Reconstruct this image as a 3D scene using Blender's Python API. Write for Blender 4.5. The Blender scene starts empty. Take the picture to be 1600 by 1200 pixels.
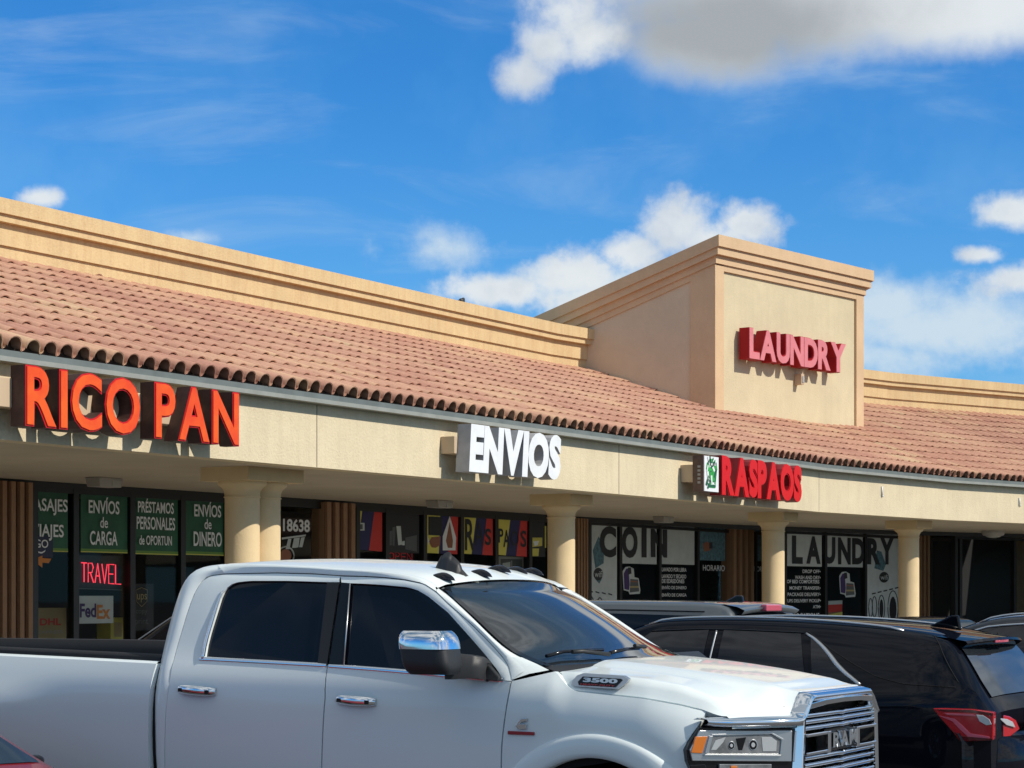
import bpy, bmesh, math, random
from mathutils import Vector, Matrix
random.seed(7)
R = math.radians
scene = bpy.context.scene
COL = scene.collection

# ------------------------------------------------------------------ camera
FPX, CXP, YHP, CAMH = 3422.0, 800.0, 930.0, 1.8      # focal length / principal column / horizon row on a 1600 px frame
cam_d = bpy.data.cameras.new('camera')
cam_d.sensor_width = 36.0
cam_d.lens = 36.0 * FPX / 1600.0
cam_d.shift_y = (YHP - 600.0) / 1600.0
cam_d.clip_start = 0.1
cam_d.clip_end = 3000.0
cam = bpy.data.objects.new('camera', cam_d)
COL.objects.link(cam)
cam.location = (0, 0, CAMH)
cam.rotation_euler = (R(90), 0, 0)
scene.camera = cam

# ------------------------------------------------------------------ light
SUN_EL = 40.0
SUN_AZ = math.degrees(math.atan2(0.934, -0.357))      # clockwise from +Y: right and a little behind the camera
sun_d = bpy.data.lights.new('sun', 'SUN')
sun_d.energy = 4.25
sun_d.angle = R(0.5)
sun_d.color = (1.0, 0.93, 0.82)
sun = bpy.data.objects.new('sun', sun_d)
COL.objects.link(sun)
sdir = Vector((math.sin(R(SUN_AZ)) * math.cos(R(SUN_EL)), math.cos(R(SUN_AZ)) * math.cos(R(SUN_EL)), math.sin(R(SUN_EL))))
sun.rotation_euler = sdir.to_track_quat('Z', 'Y').to_euler()
sun.location = (30, -10, 40)

scene.view_settings.view_transform = 'Standard'
scene.view_settings.look = 'None'
scene.view_settings.exposure = 0.0
scene.view_settings.gamma = 1.0
scene.view_settings.use_curve_mapping = False
try:
    scene.cycles.max_bounces = 8
    scene.cycles.transparent_max_bounces = 12
    scene.cycles.caustics_reflective = False
    scene.cycles.caustics_refractive = False
except Exception:
    pass

# ------------------------------------------------------------------ world: sky with clouds
world = bpy.data.worlds.new('World')
scene.world = world
world.use_nodes = True
wt = world.node_tree
wt.nodes.clear()
WN = wt.nodes.new
WL = wt.links.new

def wmath(op, a, b=None, c=None, clamp=False):
    n = WN('ShaderNodeMath')
    n.operation = op
    n.use_clamp = clamp
    for i, v in enumerate((a, b, c)):
        if v is None:
            continue
        if isinstance(v, (int, float)):
            n.inputs[i].default_value = v
        else:
            WL(v, n.inputs[i])
    return n.outputs[0]

def wsmooth(v, lo, hi):
    n = WN('ShaderNodeMapRange')
    n.interpolation_type = 'SMOOTHSTEP'
    WL(v, n.inputs['Value'])
    n.inputs['From Min'].default_value = lo
    n.inputs['From Max'].default_value = hi
    return n.outputs[0]

def wmix(f, a, b):
    n = WN('ShaderNodeMix')
    n.data_type = 'RGBA'
    for sock, v in ((n.inputs['Factor'], f), (n.inputs[6], a), (n.inputs[7], b)):
        if isinstance(v, (tuple, list)):
            sock.default_value = v
        elif isinstance(v, (int, float)):
            sock.default_value = v
        else:
            WL(v, sock)
    return n.outputs[2]

def wnoise(vec, scale, detail=6, rough=0.55, dist=0.0):
    n = WN('ShaderNodeTexNoise')
    n.inputs['Scale'].default_value = scale
    n.inputs['Detail'].default_value = detail
    n.inputs['Roughness'].default_value = rough
    n.inputs['Distortion'].default_value = dist
    WL(vec, n.inputs['Vector'])
    return n.outputs['Fac']

sky = WN('ShaderNodeTexSky')
sky.sky_type = 'NISHITA'
sky.sun_disc = False
sky.sun_elevation = R(SUN_EL)
sky.sun_rotation = R(SUN_AZ)
sky.altitude = 0.0
sky.air_density = 1.0
sky.dust_density = 0.3
sky.ozone_density = 2.0
tc = WN('ShaderNodeTexCoord')
sep = WN('ShaderNodeSeparateXYZ')
WL(tc.outputs['Generated'], sep.inputs[0])
gx, gy, gz = sep.outputs
az = wmath('ARCTAN2', gx, gy)
el = wmath('ARCSINE', gz)
# stretched coordinates for streaks
comb = WN('ShaderNodeCombineXYZ')
WL(az, comb.inputs[0])
WL(el, comb.inputs[1])
streakv = WN('ShaderNodeVectorMath')
streakv.operation = 'MULTIPLY'
WL(comb.outputs[0], streakv.inputs[0])
streakv.inputs[1].default_value = (1.0, 4.5, 1.0)
angv = comb.outputs[0]
n_big = wnoise(angv, 34.0, 8, 0.56)
n_fine = wnoise(angv, 130.0, 6, 0.62)
n_soft = wnoise(angv, 16.0, 5, 0.55)
nmix = wmath('ADD', wmath('MULTIPLY', wmath('SUBTRACT', n_big, 0.5), 2.0), wmath('MULTIPLY', wmath('SUBTRACT', n_fine, 0.5), 0.7))

def pang(x, y):       # direction (azimuth, elevation) of a point of the photograph
    X = (x - CXP) / FPX
    Z = (YHP - y) / FPX
    return math.atan2(X, 1.0), math.atan2(Z, math.hypot(X, 1.0))

def blob(x, y, rx, ry, k=1.0):
    a0, e0 = pang(x, y)
    dx = wmath('MULTIPLY', wmath('SUBTRACT', az, a0), FPX / rx)
    dy = wmath('MULTIPLY', wmath('SUBTRACT', el, e0), FPX / ry)
    d = wmath('SQRT', wmath('ADD', wmath('MULTIPLY', dx, dx), wmath('MULTIPLY', dy, dy)))
    return wmath('MULTIPLY', wmath('SUBTRACT', 1.0, d), k), dy

def group(blobs):
    v = None
    for b in blobs:
        q, _ = blob(*b)
        v = q if v is None else wmath('MAXIMUM', v, q)
    return v

cum = group([(1062, 352, 82, 62), (1165, 348, 66, 44), (1110, 372, 110, 45), (900, 432, 120, 50), (985, 398, 70, 40), (770, 455, 150, 34), (985, 470, 220, 60),
             (66, 310, 48, 24), (1575, 332, 85, 34), (1535, 398, 50, 20), (1600, 436, 110, 34)])
big = group([(1250, 15, 440, 112), (1450, 10, 420, 92), (1120, 60, 220, 84), (1300, -60, 600, 160), (960, 60, 170, 60, 0.55)])
lobe = group([(815, 112, 66, 50), (850, 70, 78, 62), (885, 22, 86, 60), (920, 60, 70, 60)])
lobe_c = wmath('MULTIPLY', wsmooth(wmath('ADD', lobe, wmath('MULTIPLY', nmix, 0.75)), 0.0, 0.95), 0.92)
haze = group([(700, 388, 115, 50, 0.62), (1470, 515, 330, 85), (1380, 480, 160, 60), (1250, 560, 500, 60), (580, 388, 30, 30, 0.35), (300, 372, 60, 16, 0.6), (950, 450, 260, 60)])
cum_c = wsmooth(wmath('ADD', cum, wmath('MULTIPLY', nmix, 0.85)), 0.0, 0.72)
cum_c = wmath('MULTIPLY', cum_c, 0.95)
big_c = wsmooth(wmath('ADD', big, wmath('ADD', wmath('MULTIPLY', nmix, 0.22), wmath('MULTIPLY', wmath('SUBTRACT', n_soft, 0.5), 0.55))), -0.02, 0.66)
haze_c = wsmooth(wmath('ADD', haze, wmath('MULTIPLY', nmix, 0.6)), 0.0, 0.85)
haze_c = wmath('MULTIPLY', haze_c, 0.9)
streak = wmath('MULTIPLY', wsmooth(wnoise(streakv.outputs[0], 5.5, 6, 0.6, 0.6), 0.48, 0.80), 0.32)
# clouds over the rest of the sky (what the car glass reflects)
away = wsmooth(gy, 0.86, 0.70)
rest = wmath('MULTIPLY', wsmooth(wnoise(tc.outputs['Generated'], 3.4, 8, 0.55), 0.40, 0.62), away)
rest = wmath('MULTIPLY', rest, wsmooth(gz, 0.0, 0.1))
# base colour of the clear sky
skyc = WN('ShaderNodeMix')
skyc.data_type = 'RGBA'
skyc.blend_type = 'MULTIPLY'
skyc.inputs['Factor'].default_value = 1.0
WL(sky.outputs[0], skyc.inputs[6])
tint_f = wsmooth(el, 0.26, 0.75)
tint = wmix(tint_f, (0.205, 0.74, 1.30, 1), (0.88, 1.12, 1.0, 1))
WL(tint, skyc.inputs[7])
c0 = skyc.outputs[2]
CW = (7.4, 7.8, 8.0, 1)
CG = (3.7, 3.95, 4.1, 1)
CH = (6.0, 7.1, 7.9, 1)
veil = wmath('MULTIPLY', wsmooth(wnoise(angv, 4.5, 6, 0.6), 0.42, 0.72), 0.28)
low = wmath('MAXIMUM', wmath('MULTIPLY', wsmooth(el, 0.24, 0.02), 0.45), veil)
c1 = wmix(streak, wmix(low, c0, (2.6, 5.2, 8.0, 1)), CH)
c2 = wmix(haze_c, c1, CH)
_, dyb = blob(1250, 40, 400, 95)
gq, _ = blob(1150, 45, 330, 105)
greyf = wsmooth(wmath('ADD', gq, wmath('ADD', wmath('MULTIPLY', wmath('SUBTRACT', n_soft, 0.5), 0.7), wmath('MULTIPLY', nmix, 0.12))), -0.15, 0.75)
c3 = wmix(wmath('MULTIPLY', big_c, 0.96), c2, wmix(greyf, CW, CG))
shade = wsmooth(wmath('ADD', wmath('SUBTRACT', n_soft, 0.5), wmath('MULTIPLY', wmath('SUBTRACT', n_big, 0.5), 0.8)), -0.12, 0.22)
c3 = wmix(lobe_c, c3, wmix(shade, CW, (6.0, 6.5, 7.0, 1)))
c4 = wmix(cum_c, c3, wmix(shade, CW, (5.6, 6.2, 6.9, 1)))
c5 = wmix(rest, c4, wmix(shade, CW, CG))
bg = WN('ShaderNodeBackground')
bg.inputs['Strength'].default_value = 0.107
WL(c5, bg.inputs['Color'])
wo = WN('ShaderNodeOutputWorld')
WL(bg.outputs[0], wo.inputs['Surface'])

# ------------------------------------------------------------------ materials
def mat(name, base, rough=0.6, metal=0.0, coat=0.0, noise=0.0, nscale=8.0, bump=0.0, bscale=60.0, emit=None, estr=1.0, spec=0.5, base2=None, stretch=None):
    m = bpy.data.materials.new(name)
    m.use_nodes = True
    nt = m.node_tree
    b = nt.nodes['Principled BSDF']
    b.inputs['Base Color'].default_value = (*base, 1)
    b.inputs['Roughness'].default_value = rough
    b.inputs['Metallic'].default_value = metal
    b.inputs['Coat Weight'].default_value = coat
    b.inputs['Coat Roughness'].default_value = 0.03
    b.inputs['Specular IOR Level'].default_value = spec
    if emit:
        b.inputs['Emission Color'].default_value = (*emit, 1)
        b.inputs['Emission Strength'].default_value = estr
    if noise or bump:
        t = nt.nodes.new('ShaderNodeTexCoord')
        src = t.outputs['Object']
        if stretch:
            mp = nt.nodes.new('ShaderNodeMapping')
            mp.inputs['Scale'].default_value = stretch
            nt.links.new(src, mp.inputs[0])
            src2 = mp.outputs[0]
        else:
            src2 = src
    if noise:
        n = nt.nodes.new('ShaderNodeTexNoise')
        n.inputs['Scale'].default_value = nscale
        n.inputs['Detail'].default_value = 8
        n.inputs['Roughness'].default_value = 0.65
        nt.links.new(src2, n.inputs['Vector'])
        cr = nt.nodes.new('ShaderNodeValToRGB')
        cr.color_ramp.elements[0].position = 0.3
        cr.color_ramp.elements[1].position = 0.7
        d = base2 if base2 else tuple(c * (1 - noise) for c in base)
        u = tuple(min(1, c * (1 + noise * 0.6)) for c in base)
        cr.color_ramp.elements[0].color = (*d, 1)
        cr.color_ramp.elements[1].color = (*u, 1)
        nt.links.new(n.outputs['Fac'], cr.inputs[0])
        nt.links.new(cr.outputs[0], b.inputs['Base Color'])
    if bump:
        n2 = nt.nodes.new('ShaderNodeTexNoise')
        n2.inputs['Scale'].default_value = bscale
        n2.inputs['Detail'].default_value = 5
        nt.links.new(src, n2.inputs['Vector'])
        bp = nt.nodes.new('ShaderNodeBump')
        bp.inputs['Strength'].default_value = bump
        bp.inputs['Distance'].default_value = 0.02
        nt.links.new(n2.outputs['Fac'], bp.inputs['Height'])
        nt.links.new(bp.outputs[0], b.inputs['Normal'])
    return m

def glass_mat(name, tint, refl=1.0, rough=0.02):
    m = bpy.data.materials.new(name)
    m.use_nodes = True
    nt = m.node_tree
    nt.nodes.clear()
    o = nt.nodes.new('ShaderNodeOutputMaterial')
    tr = nt.nodes.new('ShaderNodeBsdfTransparent')
    tr.inputs[0].default_value = (*tint, 1)
    gl = nt.nodes.new('ShaderNodeBsdfGlossy')
    gl.inputs['Roughness'].default_value = rough
    gl.inputs['Color'].default_value = (refl, refl, refl, 1)
    lw = nt.nodes.new('ShaderNodeLayerWeight')          # 1 - cos; works from both sides of a single pane
    lw.inputs['Blend'].default_value = 0.5
    pw = nt.nodes.new('ShaderNodeMath')
    pw.operation = 'POWER'
    nt.links.new(lw.outputs['Facing'], pw.inputs[0])
    pw.inputs[1].default_value = 5.0
    fr = nt.nodes.new('ShaderNodeMath')
    fr.operation = 'MULTIPLY_ADD'
    nt.links.new(pw.outputs[0], fr.inputs[0])
    fr.inputs[1].default_value = 0.6
    fr.inputs[2].default_value = 0.012
    mx = nt.nodes.new('ShaderNodeMixShader')
    nt.links.new(fr.outputs[0], mx.inputs[0])
    nt.links.new(tr.outputs[0], mx.inputs[1])
    nt.links.new(gl.outputs[0], mx.inputs[2])
    nt.links.new(mx.outputs[0], o.inputs[0])
    return m

def stucco_mat(name, base, stain, streak=0.25):
    m = mat(name, base, rough=0.92, bump=0.35, bscale=38.0, noise=0.10, nscale=1.3, spec=0.2)
    nt = m.node_tree
    b = nt.nodes['Principled BSDF']
    src = [l for l in nt.links if l.to_socket == b.inputs['Base Color']][0].from_socket
    t = nt.nodes.new('ShaderNodeTexCoord')
    mp = nt.nodes.new('ShaderNodeMapping')
    mp.inputs['Scale'].default_value = (5.0, 5.0, 0.5)
    nt.links.new(t.outputs['Object'], mp.inputs[0])
    n = nt.nodes.new('ShaderNodeTexNoise')
    n.inputs['Scale'].default_value = 1.6
    n.inputs['Detail'].default_value = 9
    n.inputs['Roughness'].default_value = 0.7
    nt.links.new(mp.outputs[0], n.inputs['Vector'])
    n3 = nt.nodes.new('ShaderNodeTexNoise')
    n3.inputs['Scale'].default_value = 26
    n3.inputs['Detail'].default_value = 4
    nt.links.new(t.outputs['Object'], n3.inputs['Vector'])
    ad = nt.nodes.new('ShaderNodeMath')
    ad.operation = 'MULTIPLY_ADD'
    nt.links.new(n3.outputs['Fac'], ad.inputs[0])
    ad.inputs[1].default_value = 0.45
    nt.links.new(n.outputs['Fac'], ad.inputs[2])
    mr = nt.nodes.new('ShaderNodeMapRange')
    mr.inputs['From Min'].default_value = 0.66
    mr.inputs['From Max'].default_value = 0.95
    mr.inputs['To Max'].default_value = streak
    nt.links.new(ad.outputs[0], mr.inputs['Value'])
    mx = nt.nodes.new('ShaderNodeMix')
    mx.data_type = 'RGBA'
    nt.links.new(mr.outputs[0], mx.inputs['Factor'])
    nt.links.new(src, mx.inputs[6])
    mx.inputs[7].default_value = (*stain, 1)
    nt.links.new(mx.outputs[2], b.inputs['Base Color'])
    return m

def tile_mat():
    m = mat('clay_tile', (0.5, 0.25, 0.17), rough=0.85, bump=0.25, bscale=30.0, spec=0.25)
    nt = m.node_tree
    b = nt.nodes['Principled BSDF']
    at = nt.nodes.new('ShaderNodeAttribute')
    at.attribute_name = 'tile_tone'
    cr = nt.nodes.new('ShaderNodeValToRGB')
    e = cr.color_ramp.elements
    e[0].position = 0.0
    e[0].color = (0.43, 0.215, 0.155, 1)
    e[1].position = 1.0
    e[1].color = (0.56, 0.385, 0.240, 1)
    for p, c in ((0.35, (0.49, 0.262, 0.182, 1)), (0.6, (0.53, 0.305, 0.205, 1)), (0.8, (0.565, 0.35, 0.22, 1))):
        k = e.new(p)
        k.color = c
    nt.links.new(at.outputs['Fac'], cr.inputs[0])
    t = nt.nodes.new('ShaderNodeTexCoord')
    n = nt.nodes.new('ShaderNodeTexNoise')
    n.inputs['Scale'].default_value = 5.0
    n.inputs['Detail'].default_value = 8
    n.inputs['Roughness'].default_value = 0.7
    nt.links.new(t.outputs['Object'], n.inputs['Vector'])
    mr = nt.nodes.new('ShaderNodeMapRange')
    mr.inputs['From Min'].default_value = 0.3
    mr.inputs['From Max'].default_value = 0.7
    mr.inputs['To Min'].default_value = 0.84
    mr.inputs['To Max'].default_value = 1.12
    nt.links.new(n.outputs['Fac'], mr.inputs['Value'])
    mx = nt.nodes.new('ShaderNodeMix')
    mx.data_type = 'RGBA'
    mx.blend_type = 'MULTIPLY'
    mx.inputs['Factor'].default_value = 1.0
    nt.links.new(cr.outputs[0], mx.inputs[6])
    nt.links.new(mr.outputs[0], mx.inputs[7])
    nt.links.new(mx.outputs[2], b.inputs['Base Color'])
    return m

M = {}
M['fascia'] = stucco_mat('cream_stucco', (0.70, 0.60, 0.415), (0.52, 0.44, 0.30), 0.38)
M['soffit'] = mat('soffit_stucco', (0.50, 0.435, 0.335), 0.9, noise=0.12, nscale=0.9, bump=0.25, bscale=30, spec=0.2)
M['parapet'] = stucco_mat('tan_stucco', (0.645, 0.485, 0.268), (0.50, 0.32, 0.17), 0.6)
M['towerface'] = stucco_mat('tower_stucco', (0.63, 0.54, 0.36), (0.52, 0.44, 0.29), 0.35)
M['towertrim'] = stucco_mat('tower_trim_stucco', (0.645, 0.46, 0.285), (0.55, 0.36, 0.2), 0.25)
M['towerside'] = stucco_mat('tower_side_stucco', (0.64, 0.52, 0.37), (0.58, 0.46, 0.33), 0.25)
M['column'] = mat('column_stucco', (0.72, 0.555, 0.325), 0.85, noise=0.08, nscale=2.5, bump=0.15, bscale=50, spec=0.25)
M['tile'] = tile_mat()
M['deck'] = mat('roof_felt', (0.07, 0.04, 0.03), 0.95)
M['deckred'] = mat('far_tiles', (0.42, 0.24, 0.18), 0.9, noise=0.3, nscale=5)
M['gutter'] = mat('galvanised_gutter', (0.16, 0.185, 0.18), 0.6, metal=0.2, noise=0.22, nscale=3.0)
M['gutterlip'] = mat('gutter_lip', (0.31, 0.32, 0.29), 0.55, metal=0.1, noise=0.15, nscale=4.0)
M['joint'] = mat('joint_sealant', (0.23, 0.19, 0.14), 0.9)
M['frame'] = mat('bronze_frame', (0.012, 0.012, 0.012), 0.4)
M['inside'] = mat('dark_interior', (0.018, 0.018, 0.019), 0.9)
M['slat'] = mat('brown_slat', (0.34, 0.19, 0.10), 0.7, noise=0.12, nscale=6)
M['slatgap'] = mat('slat_recess', (0.10, 0.045, 0.028), 0.85)
M['pane'] = glass_mat('shop_glass', (0.82, 0.84, 0.83))
M['white'] = mat('white_vinyl', (0.82, 0.83, 0.82), 0.5)
M['black'] = mat('black_vinyl', (0.012, 0.013, 0.016), 0.5)
M['navy'] = mat('navy_vinyl', (0.015, 0.02, 0.06), 0.5)
M['green'] = mat('green_vinyl', (0.015, 0.10, 0.045), 0.5, noise=0.35, nscale=2.0)
M['greenlight'] = mat('light_green_vinyl', (0.12, 0.26, 0.04), 0.5)
M['yellowline'] = mat('yellow_vinyl', (0.62, 0.55, 0.10), 0.5)
M['yellow'] = mat('yellow_paper', (0.75, 0.66, 0.12), 0.6)
M['blue'] = mat('blue_paper', (0.02, 0.02, 0.10), 0.6)
M['red'] = mat('red_paper', (0.65, 0.04, 0.03), 0.6)
M['grey'] = mat('grey_poster', (0.60, 0.64, 0.62), 0.6, noise=0.12, nscale=3)
M['greydark'] = mat('dark_grey_print', (0.10, 0.11, 0.11), 0.6)
M['teal'] = mat('teal_print', (0.10, 0.22, 0.26), 0.6, noise=0.6, nscale=12, base2=(0.03, 0.05, 0.07))
M['orange'] = mat('orange_vinyl', (0.65, 0.22, 0.03), 0.5)
M['card'] = mat('tan_cardboard', (0.42, 0.33, 0.16), 0.8)
M['brownprint'] = mat('brown_print', (0.30, 0.11, 0.06), 0.6)
M['purple'] = mat('purple_vinyl', (0.05, 0.02, 0.13), 0.5)
M['neon'] = mat('red_neon', (0.9, 0.1, 0.1), 0.4, emit=(1.0, 0.05, 0.09), estr=1.3)
M['neondim'] = mat('dim_neon', (0.35, 0.02, 0.03), 0.4, emit=(1.0, 0.03, 0.05), estr=0.12)
M['ltr_side'] = mat('sign_return_dark', (0.065, 0.026, 0.022), 0.6, noise=0.5, nscale=10)
M['ltr_orange'] = mat('orange_acrylic', (0.80, 0.135, 0.02), 0.4, noise=0.1, nscale=2.2, base2=(0.72, 0.045, 0.018), spec=0.2)
M['ltr_trim'] = mat('red_trim', (0.50, 0.012, 0.02), 0.4, spec=0.2)
M['ltr_white'] = mat('white_acrylic', (0.80, 0.82, 0.84), 0.35, noise=0.08, nscale=6)
M['ltr_wside'] = mat('grey_return', (0.42, 0.42, 0.43), 0.6, noise=0.2, nscale=5)
M['ltr_red'] = mat('red_acrylic', (0.62, 0.008, 0.012), 0.3, spec=0.15)
M['ltr_rside'] = mat('dark_red_return', (0.25, 0.012, 0.016), 0.4)
M['ltr_pink'] = mat('faded_red_acrylic', (0.66, 0.20, 0.22), 0.5, noise=0.12, nscale=5)
M['ltr_pside'] = mat('crimson_return', (0.34, 0.014, 0.02), 0.6, spec=0.15)
M['raceway'] = mat('tan_raceway', (0.56, 0.42, 0.28), 0.6)
M['cabside'] = mat('cabinet_side', (0.13, 0.075, 0.055), 0.7, noise=0.4, nscale=9)
M['cupgreen'] = mat('green_print', (0.03, 0.36, 0.06), 0.5, noise=0.5, nscale=10)
M['cupdark'] = mat('dark_green_print', (0.01, 0.10, 0.05), 0.5)
M['fixture'] = mat('grey_fixture', (0.36, 0.34, 0.31), 0.5)
M['lens'] = mat('dull_lens', (0.42, 0.42, 0.38), 0.35)
M['asphalt'] = mat('asphalt', (0.085, 0.085, 0.086), 0.9, noise=0.3, nscale=2.0, bump=0.3, bscale=90)
M['concrete'] = mat('concrete', (0.46, 0.43, 0.38), 0.9, noise=0.15, nscale=1.5, bump=0.15, bscale=60)
M['paint'] = mat('stall_paint', (0.72, 0.72, 0.70), 0.7, noise=0.2, nscale=4)
# vehicles
M['white_car'] = mat('white_paint', (0.73, 0.785, 0.775), 0.35, coat=0.6, spec=0.2)
M['black_car'] = mat('black_paint', (0.004, 0.005, 0.009), 0.22, coat=0.4, spec=0.0)
M['grey_car'] = mat('grey_paint', (0.10, 0.115, 0.125), 0.35, metal=0.3, coat=0.9, spec=0.2)
M['dark_car'] = mat('graphite_paint', (0.022, 0.026, 0.034), 0.3, metal=0.2, coat=0.8, spec=0.1)
M['red_car'] = mat('red_paint', (0.17, 0.014, 0.02), 0.3, coat=0.8, spec=0.1)
M['chrome'] = mat('chrome', (0.82, 0.83, 0.85), 0.07, metal=1.0)
M['satin'] = mat('satin_silver', (0.55, 0.56, 0.57), 0.3, metal=0.9)
M['cglass'] = mat('tinted_glass', (0.004, 0.005, 0.010), 0.03, spec=0.5)
M['wglass'] = mat('windscreen_glass', (0.016, 0.021, 0.026), 0.03, spec=0.75)
M['bplastic'] = mat('black_plastic', (0.014, 0.015, 0.017), 0.5, bump=0.1, bscale=300)
M['gloss'] = mat('gloss_black', (0.006, 0.006, 0.008), 0.12)
M['liner'] = mat('bed_liner', (0.010, 0.010, 0.011), 0.75)
M['tyre'] = mat('tyre_rubber', (0.018, 0.018, 0.018), 0.85)
M['rim'] = mat('alloy_rim', (0.5, 0.5, 0.52), 0.25, metal=0.9)
M['amber'] = mat('amber_lens', (0.62, 0.17, 0.02), 0.15, coat=0.8)
M['redlens'] = mat('red_lens', (0.42, 0.004, 0.010), 0.2, coat=0.8)
M['deepred'] = mat('deep_red_lens', (0.10, 0.002, 0.004), 0.15, coat=0.8)
M['pinklens'] = mat('pink_lens', (0.55, 0.10, 0.15), 0.2, coat=0.6)
M['clearlens'] = mat('clear_lens', (0.55, 0.58, 0.60), 0.12, coat=1.0, metal=0.3)
M['hlamp'] = mat('lamp_pocket', (0.30, 0.31, 0.32), 0.15, metal=0.5, coat=1.0, noise=0.5, nscale=14)
M['gap'] = mat('panel_gap', (0.004, 0.004, 0.004), 0.9)
M['badge_red'] = mat('badge_red', (0.30, 0.02, 0.025), 0.35)

# ------------------------------------------------------------------ geometry helpers
def ray(x, y):
    return Vector(((x - CXP) / FPX, 1.0, (YHP - y) / FPX))

EYE = Vector((0, 0, CAMH))

def hit(x, y, p, n):
    d = ray(x, y)
    return EYE + d * ((p - EYE).dot(n) / d.dot(n))

class MB:
    """collects shapes of one part; every face keeps a material slot"""
    def __init__(self):
        self.bm = bmesh.new()
        self.mats = []
        self.tone = None

    def mi(self, m):
        if m not in self.mats:
            self.mats.append(m)
        return self.mats.index(m)

    def face(self, pts, m, smooth=False):
        vs = [self.bm.verts.new(p) for p in pts]
        try:
            f = self.bm.faces.new(vs)
        except ValueError:
            return None
        f.material_index = self.mi(m)
        f.smooth = smooth
        return f

    def hexa(self, b, t, m):
        """b, t: four bottom and four top points, same order (counter-clockwise seen from above)"""
        vb = [self.bm.verts.new(p) for p in b]
        vt = [self.bm.verts.new(p) for p in t]
        i = self.mi(m)
        fs = [self.bm.faces.new(vb[::-1]), self.bm.faces.new(vt)]
        n = len(b)
        for k in range(n):
            fs.append(self.bm.faces.new([vb[k], vb[(k + 1) % n], vt[(k + 1) % n], vt[k]]))
        for f in fs:
            f.material_index = i
        return fs

    def box(self, x0, x1, y0, y1, z0, z1, m, mtx=None):
        b = [Vector(p) for p in ((x0, y0, z0), (x1, y0, z0), (x1, y1, z0), (x0, y1, z0))]
        t = [Vector((p.x, p.y, z1)) for p in b]
        if mtx is not None:
            b = [mtx @ p for p in b]
            t = [mtx @ p for p in t]
        return self.hexa(b, t, m)

    def grid(self, rows, m, smooth=True, flip=False):
        """rows: list of equally long lists of points"""
        V = [[self.bm.verts.new(p) for p in r] for r in rows]
        i = self.mi(m)
        for a in range(len(V) - 1):
            for c in range(len(V[0]) - 1):
                q = [V[a][c], V[a][c + 1], V[a + 1][c + 1], V[a + 1][c]]
                if flip:
                    q.reverse()
                try:
                    f = self.bm.faces.new(q)
                except ValueError:
                    continue
                f.material_index = i
                f.smooth = smooth

    def lip(self, loop, off, m, flip=False):
        """short return along a boundary so that a panel shows an edge"""
        a = [Vector(p) for p in loop]
        b = [p + off for p in a]
        self.grid([a, b], m, smooth=False, flip=flip)

    def prism(self, pts, depth, m, mside=None):
        """flat polygon pts with a vector depth behind it"""
        n = len(pts)
        f = [self.bm.verts.new(p) for p in pts]
        k = [self.bm.verts.new(Vector(p) + depth) for p in pts]
        i = self.mi(m)
        j = self.mi(mside or m)
        a = self.bm.faces.new(f)
        a.material_index = i
        c = self.bm.faces.new(k[::-1])
        c.material_index = j
        for q in range(n):
            s = self.bm.faces.new([f[q], k[q], k[(q + 1) % n], f[(q + 1) % n]])
            s.material_index = j
        return a

    def tube(self, path, r, m, n=8, caps=True):
        path = [Vector(p) for p in path]
        rr = r if isinstance(r, (list, tuple)) else [r] * len(path)
        rows = []
        for k, p in enumerate(path):
            d = (path[min(k + 1, len(path) - 1)] - path[max(k - 1, 0)]).normalized()
            u = d.cross(Vector((0, 0, 1)))
            if u.length < 1e-4:
                u = d.cross(Vector((1, 0, 0)))
            u.normalize()
            v = d.cross(u)
            rows.append([p + (u * math.cos(t) + v * math.sin(t)) * rr[k] for t in [2 * math.pi * q / n for q in range(n)]])
        V = [[self.bm.verts.new(p) for p in rw] for rw in rows]
        i = self.mi(m)
        for a in range(len(V) - 1):
            for c in range(n):
                f = self.bm.faces.new([V[a][c], V[a][(c + 1) % n], V[a + 1][(c + 1) % n], V[a + 1][c]])
                f.material_index = i
                f.smooth = True
        if caps:
            for rw in (V[0], V[-1]):
                try:
                    f = self.bm.faces.new(rw)
                    f.material_index = i
                except ValueError:
                    pass

    def lathe(self, prof, m, n=32, c=(0, 0)):
        rows = []
        for r, z in prof:
            rows.append([Vector((c[0] + r * math.cos(2 * math.pi * k / n), c[1] + r * math.sin(2 * math.pi * k / n), z)) for k in range(n)])
        V = [[self.bm.verts.new(p) for p in rw] for rw in rows]
        i = self.mi(m)
        for a in range(len(V) - 1):
            for q in range(n):
                f = self.bm.faces.new([V[a][q], V[a][(q + 1) % n], V[a + 1][(q + 1) % n], V[a + 1][q]])
                f.material_index = i
                f.smooth = True
        return V

    def ellipsoid(self, c, r, m, nu=16, nv=10, mtx=None):
        rows = []
        for a in range(nv + 1):
            th = math.pi * a / nv
            rows.append([Vector((c[0] + r[0] * math.sin(th) * math.cos(2 * math.pi * k / nu), c[1] + r[1] * math.sin(th) * math.sin(2 * math.pi * k / nu), c[2] + r[2] * math.cos(th))) for k in range(nu + 1)])
        if mtx is not None:
            rows = [[mtx @ p for p in rw] for rw in rows]
        self.grid(rows, m)

    def add_mesh(self, me, mtx, mats):
        """copy a mesh in; mats: function(polygon normal, centre) -> material"""
        vs = [self.bm.verts.new(mtx @ v.co) for v in me.vertices]
        for p in me.polygons:
            try:
                f = self.bm.faces.new([vs[k] for k in p.vertices])
            except ValueError:
                continue
            f.material_index = self.mi(mats(p.normal, p.center))

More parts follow.
